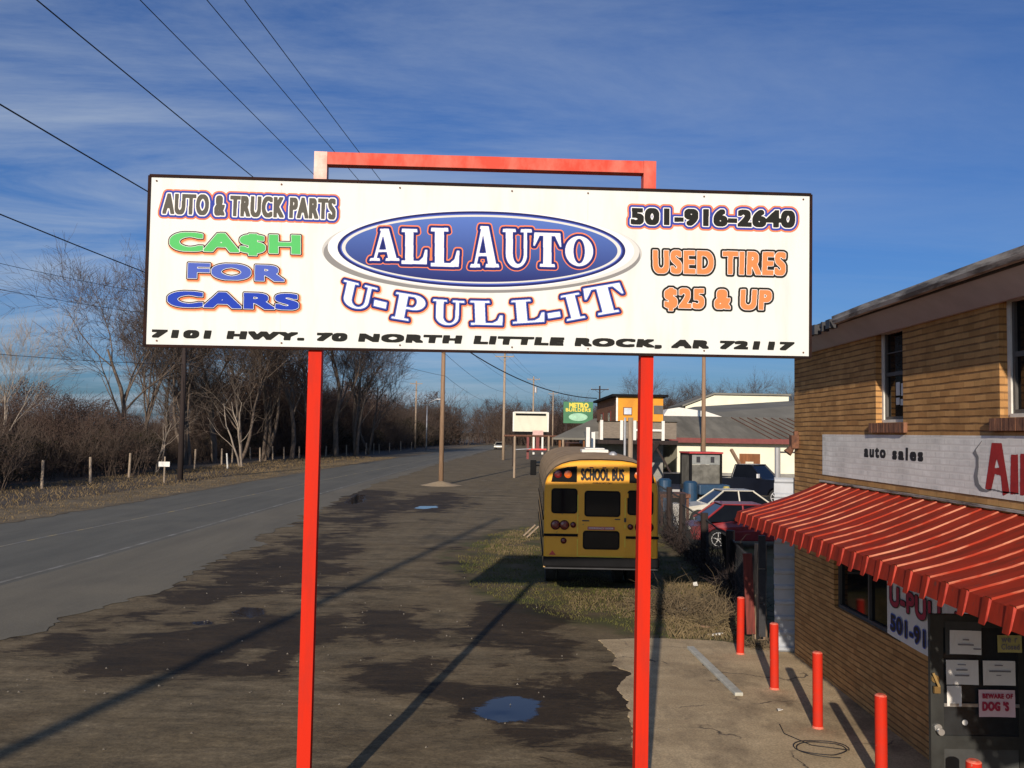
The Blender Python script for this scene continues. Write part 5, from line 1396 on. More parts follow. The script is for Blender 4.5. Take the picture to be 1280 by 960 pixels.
MB().tube([(0, 0, 0), (0, 0, 8.5)], [.14, .09], 10).build('pole', 'metal_grey', sl, smooth=True)
MB().tube([(0, 0, 8.4), (.6, -.3, 9.3), (2.0, -1, 9.8)], .07, 8).build('arm', 'metal_grey', sl, smooth=True)
MB().box(1.9, 2.9, -1.2, -.8, 9.7, 9.9).build('lamp_head', 'metal_grey', sl, bevel=.04)
def wire(name, lat, z, r, label, sag=.9, pts=line, group='overhead wires along the highway'):
    mb = MB(); P = []
    hd = Vector((math.cos(R(4.2)), -math.sin(R(4.2)), 0))
    for (a, b) in zip(pts[:-1], pts[1:]):
        A = Vector((a[0], a[1], z)) + hd * lat; B = Vector((b[0], b[1], z + (.5 if b[1] > 150 else 0))) + hd * lat; n = 14
        for k in range(n + (b is pts[-1])):
            t = k / n; q = A.lerp(B, t); q.z -= sag * 4 * t * (1 - t); P.append(q)
    mb.tube(P, r, 6, cap=False)
    return tag(mb.build(name, 'wire', smooth=True), label, 'wire', group)
wire('power_line', -1.15, 13.75, .011, 'power line wire second from the left at the top of the sky', .4)
wire('power_line', .0, 14.2, .011, 'power line wire third from the left at the top of the sky', .4)
wire('power_line', 1.15, 13.88, .011, 'power line wire farthest right at the top of the sky', .4)
wire('power_line', .1, 10.85, .012, 'power line wire meeting the sky top farthest left', .4)
wire('telephone_cable', .15, 8.95, .013, 'thick telephone cable running down to the upper left sign edge', .55)
wire('telephone_cable', .15, 7.45, .011, 'lowest telephone cable passing the left edge of the sign', .7)
# service drop to the orange house
A = Vector((-4.7, 60.4, 10.3)); B = D(746, 498, 73.0); P = []
for k in range(17): t = k / 16; q = A.lerp(B, t); q.z -= 1.0 * 4 * t * (1 - t); P.append(q)
tag(MB().tube(P, .04, 6).build('service_cable', 'wire', smooth=True), 'thick black service cable sagging from pole to the orange house', 'cable')
# wires across the highway
xo = G(225, 601)
lineb = [(xo.x - 9, xo.y - 55), (xo.x, xo.y), (-19.0, 176)]
for z, lab in ((12.5, 'thin upper wire over the trees across the highway'), (11.2, 'thin middle wire over the trees across the highway'), (8.0, 'low wire crossing the bare trees beyond the highway')):
    wire('power_line', 0, z, .014, lab, 1.0, lineb, 'wires across the highway')

# ================================================================== WIRE FENCE ACROSS THE HIGHWAY
fpx = [(-60, 618), (52, 611), (113, 605), (161, 597.5), (205, 604), (243, 587), (277, 581), (290, 578.5), (313, 575.5), (325, 577), (341, 574.5), (355, 574), (374, 573.5), (407, 572), (421, 571), (433, 570.5), (446, 569.5), (457, 568.5), (467, 567.5), (474, 567), (487, 565.5), (501, 564), (514, 562)]
wf = empty('wire_fence', tuple(G(52, 611)), 0, 'sagging wire fence on short grey wooden posts along the wood', 'fence')
w0 = G(52, 611); tops = []
for i, (x, y) in enumerate(fpx):
    g_ = G(x, y)
    if x == 205: continue
    h = 1.6 + random.uniform(-.12, .2); lx = random.uniform(-.08, .08)
    q = g_ - w0
    mb = MB(); mb.tube([(q.x, q.y, -.1), (q.x + lx, q.y, h)], [.085, .075], 7); mb.build('post', 'post_wood', wf)
    tops.append(Vector((q.x + lx, q.y, h)))
tops.sort(key=lambda v: v.y)
for f_ in (.95, .62, .3):
    mb = MB(); P = []
    for a, b in zip(tops[:-1], tops[1:]):
        for k in range(5): t = k / 5; q = a.lerp(b, t); P.append((q.x, q.y, q.z * f_ - .1 * 4 * t * (1 - t)))
    mb.tube(P, .006, 4, cap=False); mb.build('wire', 'rust', wf)
g_ = G(205, 604.5)
ms = empty('marker_sign', tuple(g_), 0, 'small blank white sign board on a wooden stake across the highway', 'sign')
MB().tube([(0, 0, 0), (0, 0, 1.75)], [.06, .05], 7).build('stake', 'post_wood', ms); MB().box(-.36, .36, -.10, -.07, 1.10, 1.42).build('board', 'white_paint', ms)
g_ = G(284.5, 586.5); st_ = MB().tube([(g_.x, g_.y, 0), (g_.x - .12, g_.y, 1.4)], .07, 6).build('stake', 'white_paint'); tag(st_, 'short white stake leaning at the highway edge', 'stake')

# ================================================================== BACKGROUND BUILDINGS
lw = empty('long_warehouse', (11.6, 62, 0), 0, 'long cream walled building with grey metal roof and maroon eave', 'building')
LWX = 26; 
mb = MB(); mb.box(0, LWX, 0, 12, 1.1, 3.42); mb.build('wall', 'cream_wall', lw); MB().box(-.02, LWX + .02, -.03, 12.03, 0, 1.1).build('plinth', 'grey_wall', lw)
mb = MB(); mb.add([(-.5, -.7, 3.42), (LWX, -.7, 3.42), (LWX, 7, 5.15), (-2.0, 7, 5.15), (LWX, 13, 3.7), (-.5, 13, 3.7)], [(0, 1, 2, 3), (3, 2, 4, 5), (0, 3, 5)])
rf = mb.build('roof', 'roof_metal', lw)
mb = MB(); mb.box(-.55, LWX, -.76, -.70, 3.16, 3.50); mb.bar((-.55, -.72, 3.42), (-2.05, 7, 5.2), .25, .25); mb.build('eave_trim', 'maroon', rf)
mb = MB()
for k in range(9): x = 5.6 + k * .62; mb.bar((x + .9, -.6, 3.47), (x - .2, 6.6, 5.10), .05, .05)
mb.build('roof_seam', 'rust', rf)
d_ = MB(); p = D(937, 570, 62); d_.box(p.x - 11.6 - .72, p.x - 11.6 + .72, -.06, -.02, 1.12, 2.45); d_ = d_.build('door', 'brown_wall', lw); MB().box(p.x - 11.6 - .3, p.x - 11.6 + .25, -.075, -.062, 1.2, 1.9).build('door_panel', 'sign_cream', d_)
mb = MB(); mb.box(7.2, 8.4, -.05, -.02, 2.55, 2.65); mb.build('wall_sign', 'metal_dark', lw)
bw = empty('metal_barn', (15.2, 80, 0), 0, 'large grey roofed barn rising behind the cream building', 'building')
mb = MB(); mb.box(0, 28, 0, 20, 0, 5.3); mb.build('wall', 'cream_wall', bw)
mb = MB(); mb.add([(-1, -.6, 5.3), (30, -.6, 5.3), (30, 11, 8.6), (3.6, 11, 6.6), (30, 21, 5.3), (-1, 21, 5.3)], [(0, 1, 2, 3), (3, 2, 4, 5), (0, 3, 5)]); mb.build('roof', 'roof_grey', bw)
mb = MB(); mb.box(-1, 29, -.68, -.62, 5.1, 5.33); mb.build('eave_trim', 'metal_dark', bw)
hb = empty('white_gabled_hall', (20.2, 103, 0), 0, 'white gabled hall showing over the big grey barn roof', 'building')
MB().prism([(0, 0), (0, 7.0), (3.4, 8.35), (12, 8.35), (12, 0)], 'y', 0, 9).build('wall', 'cream_wall', hb, fix=True)
MB().prism([(-.4, 6.95), (3.3, 8.42), (12.2, 8.42), (12.2, 8.62), (3.3, 8.62), (-.4, 7.15)], 'y', -.3, 9.3).build('roof', 'roof_grey', hb, fix=True)
wt = empty('white_trailer', (12.3, 71.5, 0), 0, 'white rounded trailer roof behind the cream building', 'trailer')
mb = MB(); pf = [(-.1, 0)] ; pf = [(0, .9), (0, 5.3), (.3, 5.75), (1.2, 5.9), (3.4, 5.6), (5.0, 5.1), (5.1, .9)]; mb.prism(pf, 'y', 0, 2.4); mb.build('body', 'white_paint', wt, fix=True)
MB().tube([(1.5, .3, .45), (1.5, 2.1, .45)], .45, 16).build('wheel', 'tyre', wt)

oh = empty('orange_house', (6.85, 58, 0), 0, 'orange two storey house with flat black roof and railed deck', 'building')
x1 = D(829, 500, 58).x - 6.85
zt_, zb_ = D(790, 496, 58).z, D(790, 532, 58).z
mb = MB(); mb.add([(0, 0, zb_ - .4), (x1, 0, zb_ - .4), (x1, 0, zt_), (0, 0, zt_)], [(0, 1, 2, 3)]); mb.add([(x1, 0, zb_ - .4), (x1, 13, zb_ - .4), (x1, 13, zt_), (x1, 0, zt_)], [(0, 1, 2, 3)]); mb.add([(0, 13, zb_ - .4), (x1, 13, zb_ - .4), (x1, 13, zt_), (0, 13, zt_)], [(3, 2, 1, 0)])
mb.build('front_wall', 'orange_wall', oh)
sw2 = MB().add([(0, 0, zb_ - .4), (0, 13, zb_ - .4), (0, 13, zt_), (0, 0, zt_)], [(3, 2, 1, 0)]).build('side_wall', 'brown_wall', oh)
mb = MB(); mb.box(-.3, x1 + .3, -.3, 13.3, zt_, zt_ + .16); mb.build('roof', 'black', oh)
MB().box(-.02, .10, -.05, -.003, zb_ - .4, zt_).build('corner_trim', 'white_paint', oh)
for (X0, X1_, par) in ((.75, 1.4, oh),):
    p0 = D(779, 509, 58); p1 = D(790, 519, 58)
    fr = MB().box(p0.x - 6.85, p1.x - 6.85, -.06, -.003, p1.z, p0.z).build('window', 'brown_wall', oh); MB().box(p0.x - 6.80, p1.x - 6.90, -.075, -.062, p1.z + .05, p0.z - .05).build('pane', 'corrug', fr)
fr = MB().box(2.45, 3.05, -.06, -.003, zt_ - 1.1, zt_ - .55).build('window', 'frame_dark', oh)
for y in (3, 8):
    fr = MB().box(-.05, -.003, y, y + 1.6, zb_, zb_ + 1.0).build('window', 'board_red', sw2); MB().box(-.07, -.052, y + .2, y + 1.4, zb_ + .1, zb_ + .9).build('pane', 'glass_dull', fr)
MB().box(1.42, 1.52, -.10, -.005, zb_ - .4, zt_).build('drain_pipe', 'white_paint', oh)
# lower storey and deck
zd0, zd1 = D(790, 548, 56).z, D(790, 528, 56).z
MB().box(-1.4, x1 + .1, .5, 13, 0, zb_ - .42).build('lower_wall', 'grey_wall', oh)
dk = MB().box(-1.5, x1 + .4, -3.2, .45, zd0 - .35, zd0 - .1).build('deck', 'wood_dark', oh)
MB().box(-1.45, x1 + .3, -3.12, -3.06, zd0, zd1).build('railing', 'lattice', dk)
MB().add([(-1.6, -3.2, zd1 + .06), (x1 + .4, -3.2, zd1 + .06), (x1 + .1, .48, zb_ - .2), (-.9, .48, zb_ - .2)], [(0, 1, 2, 3)]).build('deck_roof', 'roof_grey', oh)
for px in (752, 777, 793.5, 829):
    p = D(px, 540, 54.7); MB().box(p.x - 6.85 - .09, p.x - 6.85 + .09, -3.3, -3.14, zd0 - .1, zd1 + .1).build('deck_post', 'white_paint', dk)
MB().box(D(794, 536, 54.7).x - 6.85, D(829, 536, 54.7).x - 6.85, -3.28, -3.2, zd1 - .55, zd1 - .42).build('hand_rail', 'white_paint', dk)
mb = MB(); mb.bar((2.2, -3.3, zd0 - .2), (.4, -4.4, .9), .3, .15); mb.bar((1.9, -3.3, zd0 - .2), (3.4, -3.6, .6), .12); mb.build('stair', 'wood_dark', dk)
for px, lab in ((781, 'thin grey pipe standing before the orange house deck'), (788, 'thick grey post standing before the orange house deck')):
    p = D(px, 560, 50); o = MB().tube([(p.x, 50, 0), (p.x, 50, D(px, 522, 50).z)], .07 if px < 785 else .14, 8).build('yard_post', 'metal_grey' if px < 785 else 'wood_pale'); tag(o, lab, 'post')
# low porch building
pb = empty('porch_shed', (4.5, 66, 0), 0, 'low dark porch building with grey sloping roof beside the bus', 'building')
mb = MB(); mb.box(0, 6, 2, 10, 0, 2.9); mb.build('wall', 'brown_wall', pb)
za, zc = D(700, 543, 66).z, D(790, 526, 66).z
mb = MB(); mb.add([(-1.4, -.6, 3.35), (4.0, -.6, 3.35), (4.4, 6, 5.0), (2.2, 6, 4.9)], [(0, 1, 2, 3)]); mb.add([(-1.4, -.6, 3.2), (4.0, -.6, 3.2), (4.0, -.6, 3.345), (-1.4, -.6, 3.345)], [(0, 1, 2, 3)]); mb.build('roof', 'roof_grey', pb)
for x, h in ((-.9, 3.2), (.9, 3.2), (3.6, 3.2)): MB().box(x - .08, x + .08, -.4, -.24, 0, h).build('porch_post', 'brown_wall', pb)
for x0_, x1_ in ((1.2, 1.9), (2.3, 3.2)): MB().box(x0_, x1_, 1.94, 1.99, .9, 2.4).build('window', 'glass_dull', pb)
for px, dd, top_, lab in ((735, 48, 534, 'white upright post showing over the bus roof'), (741.5, 50, 540, 'shorter white post beside the taller one over the bus roof')):
    p = D(px, top_, dd); o = MB().box(p.x - .10, p.x + .10, dd - .1, dd + .1, 0, p.z).build('white_post', 'white_paint'); tag(o, lab, 'post')
# green sign
gs = empty('green_billboard', (0, 92, 0), 0, 'green billboard with yellow lettering on posts by the orange house', 'billboard')
a, b = D(704.5, 502, 92), D(741, 527, 92)
MB().box(a.x, b.x, 0, .25, b.z - .2, a.z).build('sign_face', 'green_sign', gs)
g = lambda u, v, l: (u, -.01, v)
W_ = b.x - a.x; H_ = a.z - b.z
def gq(u0, u1, v0, v1): return [(a.x + u0 * W_, b.z + v1 * H_), (a.x + u1 * W_, b.z + v1 * H_), (a.x + u0 * W_, b.z + v0 * H_), (a.x + u1 * W_, b.z + v0 * H_)]
flat_text('lettering', 'METRO', gq(.2, .84, .70, .93), g, ['sign_yellow'], [(.05, 0, 0, Zr)], gs, .02, 1.1, .2)
flat_text('lettering', 'BUILDERS', gq(.08, .92, .50, .66), g, ['sign_yellow'], [(.03, 0, 0, Zr)], gs, .02, 1.1, .2)
mb = MB(); pts_ = ell_ = [(a.x + W_ * (.5 + .32 * math.cos(t)), b.z + H_ * (.22 + .2 * math.sin(t))) for t in [2 * math.pi * k / 24 for k in range(24)]]; mb.prism(pts_, 'y', -.02, 0); mb.build('graphic', 'mint', gs, fix=True)
for x in (a.x + .3, b.x - .3): MB().box(x - .1, x + .1, .06, .2, 0, b.z - .2).build('post', 'wood_dark', gs)
# blank marquee
mq = empty('blank_marquee', (0, 96, 0), 0, 'blank cream marquee board in a pale frame on posts', 'billboard')
a, b = D(643, 516, 96), D(684, 541, 96)
MB().box(a.x, b.x, 0, .3, b.z + .1, a.z).build('board', 'sign_cream', mq)
mb = MB(); mb.box(a.x + .15, b.x - .15, -.04, -.005, a.z - .28, a.z - .05); mb.box(a.x + .1, b.x - .1, -.04, -.005, b.z - .15, b.z + .098); mb.build('slot', 'black', mq)
for x in (a.x - .08, b.x + .08): MB().box(x - .08, x + .08, 0, .3, b.z + .1, a.z + .1).build('frame', 'white_paint', mq); MB().box(x - .07, x + .07, .02, .28, 0, b.z + .098).build('post', 'wood_dark', mq)
MB().box(a.x, b.x, -.02, .3, a.z + .005, a.z + .14).build('cap_rail', 'white_paint', mq)
# red and white pump stand
ps = empty('red_white_stand', (0, 76, 0), 0, 'red and white framed stand in front of the marquee', 'stand')
def pb_(x0, x1, y0, y1, m, nm, yy0=0, yy1=.15):
    a = D(x0, y0, 76); b = D(x1, y1, 76); MB().box(a.x, b.x, yy0, yy1, b.z, a.z).build(nm, m, ps)
pb_(666, 679, 538, 545, mat('pink_board', (.66, .42, .38), .7), 'top_board')
for x in (666, 677): pb_(x, x + 2, 545.3, 568, 'white_paint', 'leg')
pb_(670, 674, 546, 562, 'maroon', 'centre_panel', .05, .1); pb_(661, 683, 560.5, 563, 'sticker_red', 'cross_bar', -.12, -.01); pb_(658.5, 661, 545, 574, 'maroon', 'side_post')
# pipe gate
pg = empty('pipe_gate', (0, 72, 0), 0, 'rusty low pipe gate crossing the lot beside the pale pole', 'gate')
mb = MB(); a = D(630, 544.5, 72); b = D(706, 545.5, 72); mb.tube([(a.x, 0, a.z), (b.x, 0, b.z)], .08, 8); mb.build('top_rail', 'rust', pg)
mb = MB(); a2 = D(643, 562, 72); b2 = D(664, 561, 72); mb.tube([(a2.x, 0, a2.z), (b2.x, 0, b2.z)], .035, 8); mb.build('lower_rail', 'metal_grey', pg)
for px in (643.5, 686, 704): p = D(px, 545, 72); MB().tube([(p.x, 0, 0), (p.x, 0, p.z)], .09, 8).build('post', 'wood_pale', pg)
# far vehicle on the road
p = G(624, 562)
car('distant_car', (p.x, p.y, .03), R(180 - 5), 'tiny pale car far along the highway', 'car_white', H=1.5)

# ================================================================== TREES AND BRUSH
def grow(mb, p, d, L, r, depth, rng, spread, up, nseg=4, kids=(4, 6), gnarl=.25, sides=5, minr=.011, mi=0, twigm=1):
    pts = [p]; rad = [r]; cur = p.copy(); dd = d.copy()
    for k in range(nseg):
        dd = (dd + Vector((rng.uniform(-1, 1), rng.uniform(-1, 1), rng.uniform(-.6, 1) * .6 + up)) * gnarl).normalized()
        cur = cur + dd * (L / nseg); pts.append(cur.copy()); rad.append(max(minr * .6, r * (1 - .72 * (k + 1) / nseg)))
    mb.tube(pts, rad, sides if depth > 2 else (4 if depth > 1 else 3), mi if depth > 1 else twigm, cap=False)
    if depth <= 0: return
    nk = rng.randint(*kids)
    for k in range(nk):
        t = rng.uniform(.25, 1.0) if depth < 4 else rng.uniform(.32, 1.0)
        i = min(int(t * nseg), nseg - 1); f = t * nseg - i
        q = pts[i].lerp(pts[i + 1], f); rr = rad[i] + (rad[i + 1] - rad[i]) * f
        ax = (pts[i + 1] - pts[i]).normalized(); o = ax.orthogonal().normalized(); o.rotate(Matrix.Rotation(rng.uniform(0, 2 * math.pi), 3, ax))
        nd = (ax * math.cos(spread) + o * math.sin(spread) * rng.uniform(.75, 1.25)).normalized()
        grow(mb, q, nd, L * rng.uniform(.48, .72), max(minr, rr * rng.uniform(.45, .65)), depth - 1, rng, spread, up, max(2, nseg - 1), kids, gnarl, sides, minr, mi, twigm)
def bare_tree(seed, H, r, spread, stems=1, kids=(5, 7), depth=4, up=.06, frac=.62, minr=.012, gnarl=.22, bark='bark', twig='twig'):
    rng = random.Random(seed); parts = []
    tr = MB()
    for s in range(stems):
        d = Vector((rng.uniform(-.12, .12), rng.uniform(-.12, .12), 1)) if stems == 1 else Vector((rng.uniform(-.5, .5), rng.uniform(-.3, .3), 1))
        d.normalize(); tm = MB()
        grow(tm, Vector((rng.uniform(-.2, .2) * (stems > 1), 0, 0)), d, H * frac, r, depth, rng, spread, up, 6, kids, gnarl, 7, minr)
        b = len(tr.v); tr.v += tm.v; tr.f += [tuple(b + i for i in f) for f in tm.f]; tr.m += tm.m
    # split into trunk (thick wood) and crown (twigs)
    tk, cr = MB(), MB()
    for tgt, w in ((tk, 0), (cr, 1)):
        used = {}
        for f, m in zip(tr.f, tr.m):
            if m != w: continue
            nf = []
            for i in f:
                if i not in used: used[i] = len(tgt.v); tgt.v.append(tr.v[i])
                nf.append(used[i])
            tgt.f.append(tuple(nf)); tgt.m.append(0)
    return tk, cr, bark, twig
def mk_tree(name, built):
    tk, cr, bark, twig = built
    root = empty(name)
    tk.build('trunk', bark, root, smooth=True); cr.build('crown', twig, root)
    return root
protos = [mk_tree('bare_tree', bare_tree(11, 17, .30, .62, 1, (6, 8), 4, .05)),
          mk_tree('bare_tree', bare_tree(23, 16, .24, .50, 1, (6, 8), 4, .09)),
          mk_tree('bare_tree', bare_tree(37, 15, .20, .48, 3, (4, 6), 4, .12, twig='twig_red')),
          mk_tree('bare_tree', bare_tree(41, 14, .18, .55, 2, (5, 7), 4, .08))]
pale_proto = mk_tree('bare_tree', bare_tree(53, 15, .17, .48, 1, (5, 7), 4, .10, bark='bark_pale', twig='bark_pale', minr=.010))
low_proto = mk_tree('bare_tree', bare_tree(61, 7, .085, .8, 3, (3, 4), 3, .02, bark='bark_pale', twig='bark', frac=.7, gnarl=.34))
def brush(seed, W, H, twigs, leaves, tm, lm):
    rng = random.Random(seed); root = empty('brush')
    mb = MB(); tips = []
    for k in range(twigs):
        a = rng.uniform(0, 2 * math.pi); r0 = W * .42 * math.sqrt(rng.random()); p = Vector((r0 * math.cos(a), r0 * math.sin(a), 0))
        h = H * (1 - .55 * (r0 / (W * .5)) ** 2) * rng.uniform(.45, 1.05)
        d = Vector((math.cos(a) * .35 * rng.random(), math.sin(a) * .35 * rng.random(), 1)).normalized()
        grow(mb, p, d, h * .8, .03, 2, rng, .55, .08, 4, (4, 6), .3, 3, .010)
    mb.build('stems', tm, root)
    lf = MB()
    for k in range(leaves):
        a = rng.uniform(0, 2 * math.pi); z = rng.random() ** .75; rr = W * .5 * math.sqrt(rng.random()) * math.sqrt(max(.05, 1 - (z * .95) ** 2.2))
        p = Vector((rr * math.cos(a), rr * math.sin(a), .1 + z * H * .92)) + Vector(mnoise.noise_vector(Vector((rr * math.cos(a), rr * math.sin(a), z * H)) * .8)) * .7
        u = Vector((rng.uniform(-1, 1), rng.uniform(-1, 1), rng.uniform(-1, 1))).normalized(); w = u.orthogonal().normalized(); s = rng.uniform(.028, .065)
        lf.add([p - u * s, p + w * s * .6, p + u * s, p - w * s * .6], [(0, 1, 2, 3)])
    lf.build('foliage', lm, root)
    return root
bp = [brush(3, 5.5, 5.2, 46, 3600, 'twig_red', 'leaf_brown'), brush(5, 6, 4.0, 52, 3600, 'twig', 'leaf_brown'), brush(9, 5.5, 3.2, 30, 4600, 'twig', 'leaf_olive')]

def place(proto, first, x, y, s, rz, label, cat, group, zs=1.0):
    o = proto if first else copy_tree(proto)
    o.location = (x, y, -.05); o.rotation_euler = (0, 0, rz); o.scale = (s, s, s * zs)
    tag(o, label, cat, group); return o
used = set()
def put(proto, x, y, s, label, cat='tree', group='bare trees across the highway', zs=1.0, rz=None):
    f = id(proto) not in used; used.add(id(proto))
    return place(proto, f, x, y, s, random.uniform(0, 6.28) if rz is None else rz, label, cat, group, zs)
def edge_at(dist, back):                 # a point 'back' metres behind the far road edge at distance y = dist
    for a, b in zip(far_e[:-1], far_e[1:]):
        if a.y <= dist <= b.y or b is far_e[-1]:
            t = (dist - a.y) / (b.y - a.y); return Vector((a.x + (b.x - a.x) * t - back, dist, 0))
rs = random.Random(99)
p = D(158, 560, 76); put(protos[0], p.x, 76, 1.0, 'tallest bare tree rising left of the billboard', rz=.6)
p = D(178, 560, 84); put(protos[1], p.x, 84, 1.08, 'slender bare tree close behind the tallest one, half hidden by the billboard')
p = D(4, 560, 62); put(pale_proto, p.x, 62, .72, 'pale barked thin tree at the left end of the treeline')
p = D(195, 590, 69); put(low_proto, p.x, 69, .85, 'low spreading pale limbed tree behind the white marker sign', rz=2.2)
for i, (px, dd, s, k) in enumerate(((235, 86, 1.1, 2), (268, 92, 1.15, 0), (300, 90, 1.1, 3), (332, 100, 1.2, 2), (365, 108, 1.3, 1), (395, 112, 1.3, 2), (420, 118, 1.35, 0), (445, 124, 1.3, 2), (462, 132, 1.2, 3), (300, 120, 1.3, 1), (345, 130, 1.3, 0), (215, 98, 1.1, 3))):
    p = D(px, 560, dd); put(protos[k], p.x, dd, s, 'tall bare tree in the row seen beneath the left half of the billboard')
p = D(300, 580, 84); put(low_proto, p.x, 84, 1.3, 'low forked tree leaning toward the left red post', rz=.4)
for i in range(26):
    dd = 70 + i * 7.0; e = edge_at(dd, rs.uniform(13, 30))
    if e.x / e.y * F + 640 < 205: continue
    put(protos[rs.choice((0, 1, 2, 3))], e.x, e.y, rs.uniform(.5, .75) * (1 if dd < 150 else .85), 'small bare tree among the brush of the roadside wood')
bl = ('reddish brown leafless thicket along the wood edge', 'brown thicket along the wood edge', 'dark olive evergreen thicket along the wood edge')
for i in range(120):
    dd = 44 + 190 * (i / 120) ** 1.25; e = edge_at(dd, (rs.uniform(12, 15) if dd < 75 or dd > 118 else rs.uniform(15.5, 18)) + (i % 3) * 5.0)
    k = rs.choice((0, 0, 1, 1, 1)) if i % 3 else rs.choice((1, 1, 2))
    put(bp[k], e.x, e.y, rs.uniform(.8, 1.15) * (1 + .35 * (i % 3 == 2)) * (1 if dd < 120 else 1.9), bl[k], 'thicket', 'thickets of the roadside wood', rs.uniform(.85, 1.1))
for i in range(46):
    dd = 235 + rs.uniform(0, 90); x = -28 + i * 1.7 + (dd - 235) * .2
    k = rs.choice((0, 1)); put(bp[k], x, dd, rs.uniform(2.1, 2.9), 'distant brown thicket closing the end of the highway', 'thicket', 'distant thickets beyond the highway')
for i in range(10):
    x = 22 + i * 3.2; put(protos[i % 4], x, 150 + rs.uniform(-8, 8), rs.uniform(.62, .76), 'distant bare tree behind the cream and orange buildings', 'tree', 'distant bare trees behind the buildings')
# fallen pale log by the fence
a = G(5, 588); mb = MB(); mb.tube([(a.x, a.y, .5), (a.x + 1.2, a.y, .75), (a.x + 3.2, a.y + .3, .6)], [.28, .26, .1], 8); mb.tube([(a.x + 1.6, a.y, .7), (a.x + 2.6, a.y - .2, 1.2)], [.1, .05], 6)
tag(mb.build('fallen_log', 'bark_pale', smooth=True), 'pale fallen log lying in the brush at the left edge', 'log')

# dry weeds by the yard fence
def weeds(seed, n, W, H, m, label, loc):
    rng = random.Random(seed); mb = MB()
    for k in range(n):
        a = rng.uniform(0, 6.28); r0 = W * math.sqrt(rng.random()); p = Vector((r0 * math.cos(a), r0 * math.sin(a) * .8, 0)); L = H * rng.uniform(.5, 1.1)
        L *= .35 + .9 * max(0, mnoise.noise(Vector((p.x * 2.2, p.y * 2.2, seed))) + .45); d = Vector((rng.uniform(-1, 1), rng.uniform(-1, 1), rng.uniform(.2, 1.6))).normalized(); pts = [p]; q = p.copy()
        for j in range(4): d = (d + Vector((rng.uniform(-.5, .5), rng.uniform(-.5, .5), -.25))).normalized(); q = q + d * L / 3.2; q.z = max(q.z, .01); pts.append(q.copy())
        mb.tube(pts, [.007, .006, .005, .004, .002], 3, cap=False)
    o = mb.build('dry_weeds', m); o.location = loc; return tag(o, label, 'weeds')
rng = random.Random(77); mb = MB()
for k in range(900):
    y = rng.uniform(17.5, 32); x = np.interp(y, [p[1] for p in fp], [p[0] for p in fp]) + rng.uniform(-.18, .14); z = rng.uniform(0, 1.05) * rng.random()
    d = Vector((rng.uniform(-.25, .25), rng.uniform(-1, 1), rng.uniform(-.2, 1.0))).normalized(); q = Vector((x, y, z)); P = [q.copy()]
    for j in range(4): d = (d + Vector((rng.uniform(-.3, .3), rng.uniform(-.7, .7), rng.uniform(-.5, .4)))).normalized(); q = q + d * rng.uniform(.1, .24); q.z = min(max(q.z, .01), 1.5); P.append(q.copy())
    mb.tube(P, [.010, .009, .008, .006, .004], 3, cap=False)
tag(mb.build('dead_vines', 'wood_dark'), 'dark dead vines tangled through the chain link yard fence', 'vines')
w = G(868, 775); weeds(1, 1100, 1.0, .75, 'weed', 'large tangle of dry tan weeds against the yard fence', (w.x + .1, w.y + .6, 0))
w = G(830, 770); weeds(2, 420, .55, .5, 'weed', 'smaller dry weed tangle at the right rear corner of the bus', (w.x, w.y + .6, 0))
w = G(905, 790); weeds(4, 260, .45, .5, 'straw', 'pale dry weed clump behind the farthest bollard', (w.x, w.y + .4, 0))
w = G(965, 800); weeds(6, 160, .35, .3, 'weed', 'thin dry weed tuft at the foot of the metal sheet', (4.5, 15.75, 0))

# grass blades (stuff)
def grass(name, regions, m, seed):
    rng = np.random.RandomState(seed); mb = MB()
    for poly, count, h, dens, bw_ in regions:
        P = np.array(poly); lo, hi = P.min(0), P.max(0); made = 0
        pts = rng.uniform(lo, hi, (count * 4, 2)); sd = poly_sd(pts[:, 0], pts[:, 1], poly); cl = fbm(pts[:, 0] * 1.1 + 5, pts[:, 1] * 1.1)
        keep = (sd > 0) & (cl + .25 * np.clip(sd, 0, .6) > dens); pts = pts[keep][:count]
        for x, y in pts.tolist():
            a = rng.uniform(0, 6.28); hh = h * rng.uniform(.4, 1.2); w = bw_ * rng.uniform(.7, 1.4); lx, ly = rng.uniform(-1, 1, 2) * hh * .7
            ca, sa = math.cos(a) * w, math.sin(a) * w
            mb.add([(x - ca, y - sa, .0), (x + ca, y + sa, .0), (x + lx * .5 + ca * .6, y + ly * .5 + sa * .6, hh * .7), (x + lx, y + ly, hh * .85)], [(0, 1, 2, 3)])
    return tag(mb.build(name, m), kind='stuff')
grass('grass', [(GP((570, 696), (612, 668), (668, 658), (690, 640), (828, 640), (832, 700), (915, 720), (925, 800), (830, 800), (760, 785), (650, 762), (590, 735)), 26000, .060, .50, .006)], 'grass_green', 4)
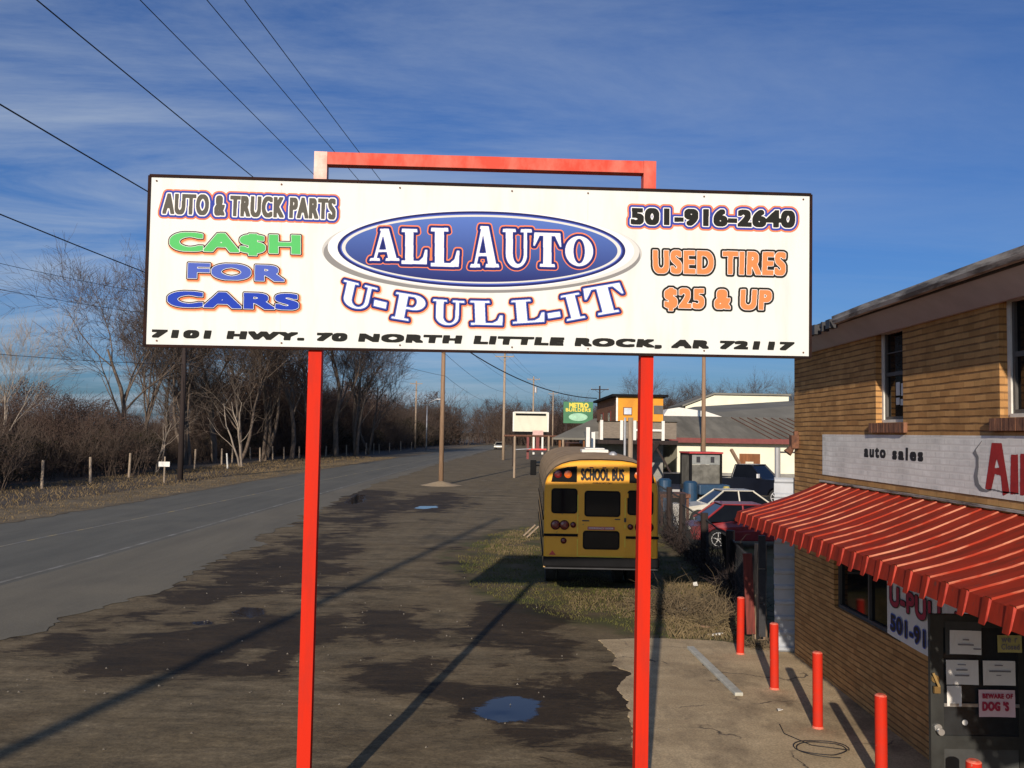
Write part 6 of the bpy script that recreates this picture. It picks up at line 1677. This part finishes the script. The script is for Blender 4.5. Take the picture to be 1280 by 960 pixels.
grass('dry_grass', [(GP((600, 690), (640, 664), (672, 660), (676, 690), (640, 720)), 2500, .08, .47, .006), (GP((700, 740), (830, 735), (830, 775), (720, 770)), 1600, .07, .50, .006), (GP((830, 720), (930, 735), (925, 803), (835, 800)), 4000, .12, .42, .006)], 'straw', 5)
vg = [tuple((p + Vector((-3.8, 0, 0))).xy) for p in far_e[1:5]] + [tuple((p + Vector((-.1, 0, 0))).xy) for p in reversed(far_e[1:5])]
vg2 = [tuple((p + Vector((-11, 0, 0))).xy) for p in far_e[1:5]] + [tuple((p + Vector((-3.2, 0, 0))).xy) for p in reversed(far_e[1:5])]
grass('verge_grass', [(vg, 16000, .10, .44, .009), (vg2, 12000, .20, .46, .010)], 'grass_dry', 6)
# pebbles and litter
rng = random.Random(12); mb = MB()
for k in range(150):
    x, y = rng.uniform(-7, 3), rng.uniform(9, 24); s = rng.uniform(.005, .013)
    mb.tube([(x - s, y, .012), (x, y, .02 + s * .5), (x + s, y + s * .5, .012)], [s * .4, s, s * .4], 5)
tag(mb.build('gravel', mat('pale_pebbles', (.27, .235, .19), .9, var=.4, scale=20)), kind='stuff')
for (px, py, s, lab) in ((869, 737, .06, 'white scrap of litter caught in the dry weeds'), (857, 769, .05, 'small white litter scrap on the grass by the apron edge'), (975, 893, .035, 'tiny pale bottle cap on the concrete by the cable')):
    p = G(px, py); mb = MB(); mb.add([(-s, -s, .03), (s, -s * .6, .045), (s * .8, s, .12 if s > .04 else .03), (-s * .8, s * .7, .10 if s > .04 else .045)], [(0, 1, 2, 3)])
    o = mb.build('litter', 'white_paint'); o.location = (p.x, p.y, .06 if py < 750 else .03); so = o.modifiers.new('s', 'SOLIDIFY'); so.thickness = .006; tag(o, lab, 'litter')
for (x0, y0, x1, y1, lab) in ((868, 784, 887, 788, 'reddish wood splinter lying on the weedy ground'), (886, 797, 903, 796, 'white strip of trim lying at the apron edge')):
    a, b = G(x0, y0), G(x1, y1); tag(MB().bar(a + Vector((0, 0, .04)), b + Vector((0, 0, .06)), .05, .03).build('wood_scrap', 'wood_pole' if y0 < 790 else 'white_paint'), lab, 'scrap')
